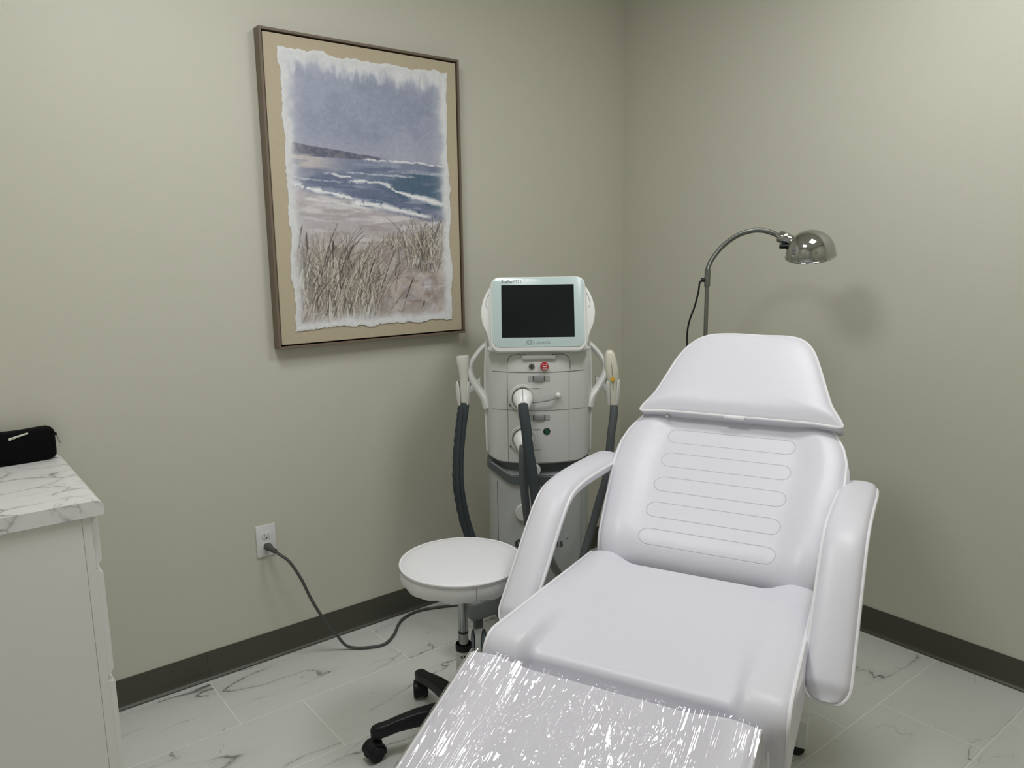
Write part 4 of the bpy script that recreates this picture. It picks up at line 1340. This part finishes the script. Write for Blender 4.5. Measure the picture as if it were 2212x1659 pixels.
for z in (.922, .775):
    b = bmesh.new(); v_ = [b.verts.new(p) for p in ((-.1035, .0105, z), (-.0985, .0095, z), (-.101, .0100, z + .007))]; b.faces.new(v_)
    e_ = bmesh.ops.extrude_face_region(b, geom=list(b.faces)); bmesh.ops.translate(b, verts=[g_ for g_ in e_['geom'] if isinstance(g_, bmesh.types.BMVert)], vec=(0, .01, 0)); merge(bm, b)
split_loose(obj('drop_marks', bm, MAT['dark'], body, smooth=False))

# screen housing: leaning plate with ears
TILT = R(15)
def tiltM(z0=1.13, y0=-.005):
    return Matrix.Translation((0, y0, z0)) @ Matrix.Rotation(-TILT, 4, 'X')
TM = tiltM()
def hobj(name, bm, m, parent=mac, **kw):
    bm.transform(TM); return obj(name, bm, m, parent, **kw)
bm = B()   # rear shell with bulging ears; x, z outline measured from the housing's foot
ear = [(.150, -.012), (.166, .006), (.172, .030), (.178, .050), (.190, .078), (.1955, .105), (.196, .130), (.190, .160), (.178, .190), (.163, .212), (.140, .232), (.105, .236)]
poly = ear + [(-x, z) for x, z in ear[::-1]]
P_ = catmull([(x, 0, z) for x, z in poly], 5, True)
plate(bm, [(p.x, p.z) for p in P_], .060, .012, .006)
shell = hobj('screen_housing', bm, MAT['white'], angle=35)
bm = B(); P2 = rrect(.325, .258, .031, 8, 0, .1115)
plate(bm, P2, .040, -.004, .006)
bez = hobj('screen_rim', bm, MAT['white'], shell, angle=35)
bm = B(); P2 = rrect(.314, .240, .026, 8, 0, .1175); plate(bm, P2, .002, -.0065, .0012); gl_ = hobj('screen_glass', bm, MAT['glass'], shell, angle=30)
bm = B(); P2 = rrect(.2475, .1815, .0008, 2, -.001, .1205); plate(bm, P2, -.004, -.0068); hobj('touchscreen', bm, MAT['screen'], shell, smooth=False)
bm = B()
for s in (-1, 1): tube(bm, [(s * .168, .010, .185), (s * .176, .011, .165), (s * .1785, .011, .145), (s * .172, .010, .135)], .0008, 6, smooth=4)
split_loose(hobj('ear_groove', bm, MAT['cart'], shell))

def text_bm(s, size, mat, depth=.0004, extra=1.0):
    cu = bpy.data.curves.new('t', 'FONT'); cu.body = s; cu.size = size; cu.extrude = depth; cu.space_character = extra; cu.resolution_u = 3
    o = bpy.data.objects.new('t', cu); COL.objects.link(o)
    bpy.context.view_layer.update()
    dg = bpy.context.evaluated_depsgraph_get()
    me = bpy.data.meshes.new_from_object(o.evaluated_get(dg))
    b = bmesh.new(); b.from_mesh(me)
    bpy.data.objects.remove(o); bpy.data.curves.remove(cu); bpy.data.meshes.remove(me)
    b.transform(mat @ Matrix.Rotation(PI / 2, 4, 'X'))
    return b
def bolden(b, d):
    return b
b = text_bm('Stellar', .0166, Matrix.Translation((-.1255, -.0068, .2178)))
merge(b, text_bm('Stellar', .0166, Matrix.Translation((-.1252, -.0068, .2178))))
hobj('print_name', b, MAT['logo'], gl_, smooth=False)
b = text_bm('M22', .0166, Matrix.Translation((-.0835, -.0068, .2178)))
merge(b, text_bm('TM', .0045, Matrix.Translation((-.0500, -.0068, .2270))))
hobj('print_model', b, MAT['logolight'], gl_, smooth=False)

def round_mark(r_, cx, cz, y, light):
    """disc with a curved stroke cut out of it"""
    b = bmesh.new()
    lathe(b, [(0, 0), (r_, 0), (r_, .0005), (0, .0005)], 28, Matrix.Translation((cx, y, cz)) @ RX)
    s_ = bmesh.new()
    tube(s_, [(cx - r_ * .12, y - .0005, cz + r_ * .62), (cx - r_ * .12, y - .0005, cz - r_ * .1), (cx + r_ * .05, y - .0005, cz - r_ * .45), (cx + r_ * .35, y - .0005, cz - r_ * .50)], r_ * .12, 6, smooth=4, flat=.3, flatdir=(0, 1, 0))
    tube(s_, [(cx + r_ * .35, y - .0005, cz + r_ * .40), (cx + r_ * .35, y - .0005, cz - r_ * .45)], r_ * .07, 6, flat=.3, flatdir=(0, 1, 0))
    return b, s_
b, s_ = round_mark(.0098, -.0315, .0135, -.0065, None)
merge(b, text_bm('Lumenis', .0165, Matrix.Translation((-.0195, -.0068, .0078)), extra=1.08))
hobj('print_logo', b, MAT['logo'], gl_, smooth=False)
hobj('print_logo_stroke', s_, MAT['glass'], gl_, smooth=False)

# name and round mark on the cart front
cart_y = .020
b, s_ = round_mark(.0165, -.0745, .4145, cart_y + .0035, None)
obj('print_mark', b, MAT['logodark'], cart, smooth=False); obj('print_mark_stroke', s_, MAT['cart'], cart, smooth=False)
tb = text_bm('Lumenis', .0400, Matrix.Translation((-.052, cart_y, .4015)), extra=1.02)
merge(tb, text_bm('o', .010, Matrix.Translation((.0955, cart_y, .4265))))
for v_ in tb.verts: v_.co.y += fy(v_.co.x, .182)
obj('print_name', tb, MAT['logodark'], cart, smooth=False)
# round pale caps on the cart front
bm = B(); lathe(bm, [(0, 0), (.0325, 0), (.0325, .006), (.029, .011), (0, .013)], 36, Matrix.Translation((-.056, .026, .5325)) @ RX); obj('round_hook', bm, MAT['console'], cart)
bm = B(); lathe(bm, [(0, 0), (.024, 0), (.024, .006), (.021, .011), (0, .013)], 36, Matrix.Translation((-.020, .010, .6925)) @ RX); obj('round_hook', bm, MAT['white'], col)

# side loops and handpiece arms
for s in (-1, 1):
    bm = B()
    pts = [(s * .184, .13, 1.122), (s * .206, .125, 1.100), (s * .232, .120, 1.065), (s * .241, .115, 1.035), (s * .232, .110, 1.000), (s * .210, .105, .965), (s * .190, .100, .935), (s * .180, .10, .905)]
    tube(bm, pts, lambda t_: .0105 + .016 * max(0, t_ - .40), 12, smooth=6, flat=1.9, flatdir=(0, 1, 0))
    hd = obj('side_handle', bm, MAT['white'], mac)
    bm = B()
    rings = []
    for (x, z, hh2, hy) in ((.205, .990, .018, .012), (.235, .972, .014, .012), (.250, .955, .010, .011)):
        rings.append([(s * x, .105 + y, z + zz) for y, zz in rrect(hy * 2, hh2 * 2, .004, 2)])
    loft(bm, rings)
    ar = obj('holder_arm', bm, MAT['console'], mac)
    bm = B()
    # open clip holding the handpiece
    cx = s * .2665
    def clipring(z, r_, gap):
        out = []
        for k in range(17):
            a_ = R(-90 + gap + (360 - 2 * gap) * k / 16)
            out.append((cx + r_ * math.cos(a_), .105 + r_ * math.sin(a_), z))
        for k in range(17):
            a_ = R(-90 + gap + (360 - 2 * gap) * (16 - k) / 16)
            out.append((cx + (r_ - .0055) * math.cos(a_), .105 + (r_ - .0055) * math.sin(a_), z))
        return out
    loft(bm, [clipring(.905, .0195, 40), clipring(.93, .0245, 34), clipring(.965, .0275, 34), clipring(.985, .0270, 44), clipring(.994, .025, 60)])
    obj('handpiece_clip', bm, MAT['white'], ar, angle=35)
# rear column behind the console where the handles join
bm = B()
for s in (-1, 1):
    tube(bm, [(s * .181, .085, 1.14), (s * .1875, .09, 1.02), (s * .187, .09, .88), (s * .1845, .09, .745)], .004, 8, smooth=4)
split_loose(obj('side_trim', bm, MAT['white'], body))

# cart legs and casters
def cart_leg(x0, y0, x1, y1, z0, z1, fr):
    d = Vector((x1 - x0, y1 - y0, 0)); L_ = d.length; d.normalize(); n2 = Vector((-d.y, d.x, 0))
    b = bmesh.new(); rings = []
    for k, (t_, w_, hh2) in enumerate(((0, .040, .040), (.4, .038, .039), (.8, .036, .037), (.93, .034, .036), (.985, .026, .030), (1.0, .014, .020))):
        p = Vector((x0, y0, 0)) + d * L_ * t_
        zc = z0 + (z1 - z0) * t_
        rings.append([tuple(p + n2 * y + Vector((0, 0, zc + z))) for y, z in rrect(w_ * 2, hh2 * 2, .014 if t_ < .95 else .008, 4)])
    loft(b, rings)
    lg = obj('cart_leg', b, MAT['armgrey'], mac, angle=50)
    p = Vector((x0, y0, 0)) + d * (L_ - .045)
    b = bmesh.new()
    lathe(b, [(0, .120), (.017, .120), (.018, .135), (.017, .165), (0, .165)], 20, Matrix.Translation((p.x, p.y, 0)))
    for s in (-1, 1):
        lathe(b, [(0, 0), (.040, 0), (.050, .003), (.052, .008), (.050, .013), (.040, .016), (0, .016)], 32, Matrix.Translation((p.x + s * .019 + .008, p.y + .012, .052)) @ Matrix.Rotation(-PI / 2, 4, 'Y') )
    c_ = obj('caster', b, MAT['band'], lg, angle=40)
    b = bmesh.new()
    rings = []
    for (z, hw_, y_) in ((.125, .0145, .014), (.112, .013, .014), (.095, .0095, .022), (.07, .0095, .034), (.03, .0095, .034), (.015, .009, .028)):
        rings.append([(p.x + x, p.y - y_ * .9 + y, z) for x, y in rrect(hw_ * 2, .02, .003, 2)])
    loft(b, rings); obj('caster_hood', b, MAT['cart'], c_)
cart_leg(-.10, .07, -.262, -.055, .205, .200, 1)
cart_leg(.10, .07, .262, -.055, .205, .200, 1)
cart_leg(-.10, .33, -.20, .40, .205, .200, 1)
cart_leg(.10, .33, .20, .40, .205, .200, 1)
bm = B(); box(bm, -.165, .165, .05, .40, .10, .24, .02); obj('cart_base', bm, MAT['armgrey'], mac)

# small jumper cable between the upper connector and a tiny plug on the drawer
bm = B(); tube(bm, [(-.028, -.012, .938), (-.010, -.016, .940), (.020, -.016, .943), (.050, -.014, .950), (.062, -.006, .956)], .0030, 8, smooth=5)
jc = obj('jumper_cable', bm, simple('cable_grey', (.26, .28, .28), .4), mac)
bm = B(); lathe(bm, [(0, 0), (.009, 0), (.0095, .004), (.007, .009), (.0045, .012), (0, .012)], 20, Matrix.Translation((.0655, .002, .959)) @ RX); obj('jumper_plug', bm, MAT['white'], jc)

# ------------------------------------------------------------------ the two handpieces, each with hose and connector
def to_m(P): return [tuple(p) for p in P]
def handpiece(s, label, hose_pts, hose_r, hosemat, czz, flat, frill):
    t = thing('treatment_handpiece', label, 'handpiece', MO, MROT)
    cx = s * .2665
    bm = B()
    if s < 0:   # flared head, narrow neck
        rings = []
        for (z, hw_, hd_, dx_) in ((.905, .0125, .0125, 0), (.94, .0150, .015, 0), (.975, .0165, .016, 0), (1.005, .0150, .015, .001), (1.030, .0170, .017, .000), (1.055, .0215, .019, -.001), (1.078, .0235, .020, -.003), (1.086, .0225, .019, -.003), (1.0875, .018, .015, -.003)):
            rings.append([(cx + .003 + dx_ + x, .105 + y, z + (.002 * (x / .02) if z > 1.07 else 0)) for x, y in rrect(hw_ * 2, hd_ * 2, min(hw_, hd_) * .7, 4)])
        loft(bm, rings)
    else:       # long grip leaning outwards
        rings = []
        for (z, hw_, hd_, dx_) in ((.893, .0125, .0125, .004), (.92, .0150, .015, .003), (.955, .0170, .017, .001), (.985, .0185, .018, -.001), (1.005, .0240, .022, -.002), (1.035, .0250, .023, -.006), (1.065, .0215, .021, -.009), (1.088, .0170, .017, -.011), (1.098, .0110, .012, -.012), (1.100, .006, .006, -.012)):
            rings.append([(cx + dx_ + x, .105 + y, z) for x, y in rrect(hw_ * 2, hd_ * 2, min(hw_, hd_) * .75, 4)])
        loft(bm, rings)
    gr = obj('grip', bm, MAT['cream'] if s > 0 else simple('ivory_plastic', (.66, .655, .60), .35), t, angle=60)
    if s > 0:
        bm = B(); lathe(bm, [(0, 0), (.008, 0), (.008, .0025), (0, .003)], 20, Matrix.Translation((cx - .003, .0842, .998)) @ RX); obj('yellow_dot', bm, MAT['yellow'], gr)
        bm = B(); tube(bm, [(cx - .010, .0835 + .006, 1.085), (cx - .006, .0818, 1.04), (cx - .003, .0838, 1.00), (cx, .0872, .96)], .0007, 6, smooth=4); obj('grip_seam', bm, MAT['seam'], gr)
        bm = B()
        for k in range(4): box(bm, cx + .0165, cx + .0185, .092, .098, 1.012 + k * .006, 1.0155 + k * .006)
        obj('grip_print', bm, MAT['seam'], gr, smooth=False)
    bm = B()
    P = catmull(hose_pts, 9)
    tube(bm, P, hose_r, 14, flat=flat, flatdir=(0, 1, 0))
    ho = obj('hose', bm, hosemat, t, angle=70)
    if frill:
        bm = B(); rr_ = random.Random(2 if s < 0 else 4)
        # ruffled seam down one edge of the sleeve
        q0 = None; vs = []
        for i, p in enumerate(P[:frill]):
            e_ = .0022 + .0022 * abs(math.sin(i * .9)) + rr_.uniform(0, .0012)
            vs.append((bm.verts.new((p.x - hose_r * .88, p.y - .004, p.z)), bm.verts.new((p.x - hose_r - e_, p.y - .003 + .003 * math.sin(i * 1.3), p.z)), bm.verts.new((p.x - hose_r * .88, p.y + .003, p.z))))
        for a_, b2 in zip(vs, vs[1:]):
            bm.faces.new((a_[0], a_[1], b2[1], b2[0])); bm.faces.new((a_[1], a_[2], b2[2], b2[1])); bm.faces.new((a_[2], a_[0], b2[0], b2[2]))
        obj('sleeve_seam', bm, MAT['hose'], ho)
        bm = B(); tube(bm, [p + Vector((-.002 + .006 * math.sin(i * .05), -hose_r * flat - .0002, 0)) for i, p in enumerate(P[2:frill])], .0011, 6); obj('sleeve_fold', bm, MAT['dark'], ho)
    # connector plugged into the console
    bm = B()
    rings = []
    for (dy_, dz_, r_) in ((.004, 0, .0330), (-.004, 0, .0345), (-.016, -.0005, .0340), (-.030, -.004, .0300), (-.042, -.011, .0240), (-.050, -.019, .0205), (-.053, -.023, .0195)):
        tl = max(0, -dy_ - .01) * 18
        rings.append([(-.056 + r_ * math.cos(2 * PI * k / 28), dy_ - r_ * math.sin(2 * PI * k / 28) * math.sin(R(tl)) * .0 - math.sin(R(tl)) * r_ * math.sin(2 * PI * k / 28) * -1.0 * .6, czz + dz_ + r_ * math.sin(2 * PI * k / 28) * math.cos(R(tl) * .8)) for k in range(28)])
    loft(bm, rings)
    cn = obj('connector', bm, MAT['white'], t, angle=60)
    bm = B(); tube(bm, [(-.056, -.0165 - .002, czz + .0335), (-.056, -.0315, czz + .0255), (-.056, -.0435, czz + .0125), (-.056, -.0525, czz - .004)], .0006, 6, smooth=3); obj('connector_seam', bm, MAT['seam'], cn)
    bm = B(); lathe(bm, [(.0135, -.003), (.0165, -.003), (.0165, .003), (.0135, .003)], 24, Matrix.Translation((-.0555, -.056, czz - .036)) @ Matrix.Rotation(R(32), 4, 'X'), closed=True); obj('ferrule', bm, MAT['white'], cn)
    return t
handpiece(-1, 'ivory flared handpiece clipped left of the console screen with dark ruffled hose',
          [(-.264, .100, .915), (-.268, .085, .88), (-.279, .070, .80), (-.286, .06, .72), (-.287, .05, .64), (-.279, .05, .56), (-.258, .05, .46), (-.222, .035, .38), (-.165, .0, .325), (-.105, -.05, .285), (-.070, -.10, .270), (-.045, -.13, .31), (-.028, -.14, .38), (-.018, -.135, .48), (-.016, -.125, .60), (-.026, -.115, .70), (-.040, -.105, .79), (-.048, -.09, .87), (-.055, -.070, .92), (-.056, -.050, .937)],
          .0180, MAT['hose'], .950, .62, 95)
handpiece(1, 'cream rounded handpiece with yellow dot clipped right of the console, grey hose',
          [(.272, .100, .900), (.268, .085, .86), (.258, .070, .80), (.250, .06, .72), (.238, .05, .64), (.216, .05, .565), (.190, .045, .47), (.160, .02, .38), (.125, -.04, .27), (.080, -.10, .19), (.035, -.12, .20), (-.005, -.105, .30), (-.030, -.085, .42), (-.044, -.080, .53), (-.055, -.082, .64), (-.060, -.080, .72), (-.058, -.068, .772), (-.056, -.050, .793)],
          .0145, MAT['hosegrey'], .806, .85, 0)

# ------------------------------------------------------------------ chrome gooseneck floor lamp
LX, LY = -.372, -.780
lamp = thing('floor_lamp', 'chrome gooseneck floor lamp with domed shade behind the headrest', 'floor lamp', (LX, LY, 0))
bm = B(); tube(bm, [(0, 0, .10), (0, 0, .80), (.012, .008, 1.19), (.0165, .0105, 1.33)], .0078, 16); obj('pole', bm, MAT['greymetal'], lamp)
bm = B(); tube(bm, [(.0160, .0102, 1.308), (.0162, .0103, 1.312), (.0175, .011, 1.340), (.0185, .011, 1.372)], lambda t_: .0112 if t_ > .1 else .0095, 16); obj('pole_sleeve', bm, MAT['greymetal'], lamp)
bm = B(); lathe(bm, [(0, .09), (.03, .09), (.035, .10), (.02, .14), (.011, .15), (0, .15)], 24); hub = obj('base_hub', bm, MAT['chrome'], lamp)
for k in range(5):
    a_ = R(15 + 72 * k)
    bm = B(); tube(bm, [(.02, 0, .105), (.12, 0, .095), (.20, 0, .070)], .012, 10, smooth=3)
    lg = obj('leg', bm, MAT['chrome'], lamp, rot=(0, 0, a_))
    bm = B()
    for s in (-1, 1): lathe(bm, [(0, 0), (.020, 0), (.024, .003), (.024, .009), (.020, .012), (0, .012)], 20, Matrix.Translation((.20, s * .010 + .006, .024)) @ RX)
    box(bm, .188, .212, -.004, .004, .02, .062, .001)
    obj('caster', bm, MAT['black'], lg)
# gooseneck
Dm = Vector((-.315 - LX, -1.161 - LY, 1.427))       # centre of the shade, local
neck = [(.0185, .011, 1.355), (.019, .010, 1.378), (.022, -.006, 1.412), (.030, -.045, 1.458), (.034, -.105, 1.495), (.036, -.165, 1.510), (.036, -.210, 1.509), (.035, -.248, 1.499), (.034, -.272, 1.489)]
NK = catmull(neck, 10)
bm = B(); tube(bm, NK, .0082, 14); 
# fine coils on the neck
for i in range(2, len(NK) - 1):
    for h_ in (0, .5):
        p = NK[i].lerp(NK[min(i + 1, len(NK) - 1)], h_); tdir = (NK[min(i + 1, len(NK) - 1)] - NK[i - 1]).normalized()
        q_ = Matrix.Translation(p) @ tdir.to_track_quat('Z', 'Y').to_matrix().to_4x4()
        lathe(bm, [(.0080, -.0014), (.0090, 0), (.0080, .0014)], 14, q_)
obj('gooseneck', bm, MAT['greymetal'], lamp)
# socket barrel
nd = (Vector(Dm) - Vector(neck[-1]))
ax = (Vector(Dm) + Vector((0, 0, .018)) - Vector(neck[-1])).normalized()
S0 = Vector(neck[-1]) - ax * .004
q_ = Matrix.Translation(S0) @ ax.to_track_quat('Z', 'Y').to_matrix().to_4x4()
bm = B(); lathe(bm, [(0, 0), (.0095, 0), (.010, .006), (.0205, .008), (.0215, .010), (.0215, .036), (.0205, .038), (.0195, .040), (.0195, .060), (0, .060)], 28, q_)
sb = obj('socket_barrel', bm, MAT['chrome'], lamp)
bm = B()
kb = S0 + ax * .026 + Vector((-.016, -.008, -.024))
tube(bm, [kb + Vector((.006, .003, .010)), kb, kb + Vector((-.006, -.006, -.004))], lambda t_: .006 + .004 * t_, 12)
tube(bm, [kb + Vector((-.014, .006, -.004)), kb + Vector((.004, -.012, -.004))], .0082, 12)
obj('switch_knob', bm, MAT['black'], sb)
bm = B(); box(bm, -.004, .004, -.005, .005, .0, .0008, mat=Matrix.Translation(S0 + ax * .030 + Vector((-.013, -.012, .0125))) @ Vector((-.62, -.50, .60)).to_track_quat('Z', 'Y').to_matrix().to_4x4()); obj('socket_sticker', bm, MAT['label'], sb, smooth=False)
# dome shade: hemisphere tipped so its lip drops on the viewer's side
DR = .0803
tocam = (Vector((CAM.x, CAM.y, 0)) - Vector((LX + Dm.x, LY + Dm.y, 0))).normalized()
side = Vector((tocam.y, -tocam.x, 0)); 
axis = (Vector((0, 0, 1)) * math.cos(R(17)) + tocam * math.sin(R(17)) + Vector((.7826, -.6225, 0)) * -.06).normalized()
prof = []
for k in range(25):
    a_ = R(90 * k / 24); prof.append((DR * math.sin(a_), DR * math.cos(a_)))
prof += [(DR, -.003), (DR + .0012, -.0045), (DR + .0020, -.0048), (DR + .0028, -.0065), (DR + .0020, -.0085), (DR - .0006, -.0085), (DR - .0012, -.004)]
for k in range(24, -1, -1):
    a_ = R(90 * k / 24); prof.append(((DR - .0012) * math.sin(a_), (DR - .0012) * math.cos(a_)))
bm = B(); lathe(bm, prof, 72, Matrix.Translation(Dm) @ axis.to_track_quat('Z', 'Y').to_matrix().to_4x4()); obj('lamp_shade', bm, MAT['chrome'], lamp, angle=60)
# clip and cord
bm = B(); clp = Vector((.0165, .011, 1.333)); lf = Vector((-.7826, .6225, 0))
tube(bm, [clp + lf * .008, clp + lf * .022], .0075, 12); obj('cord_clip', bm, MAT['black'], lamp)
bm = B(); tube(bm, [clp + lf * .020, clp + lf * .028 + Vector((0, 0, -.012)), clp + lf * .032 + Vector((0, 0, -.045)), clp + lf * .045 + Vector((0, 0, -.100)), clp + lf * .062 + Vector((0, 0, -.150)), clp + lf * .070 + Vector((0, 0, -.200)), clp + lf * .070 + Vector((0, 0, -.30)), clp + lf * .09 + Vector((.02, .0, -.7)), clp + lf * .12 + Vector((.1, .05, -1.1)), Vector((.05, .20, .009)), Vector((.15, .45, .009))], .0035, 8, smooth=8)
obj('cord', bm, MAT['black'], lamp)
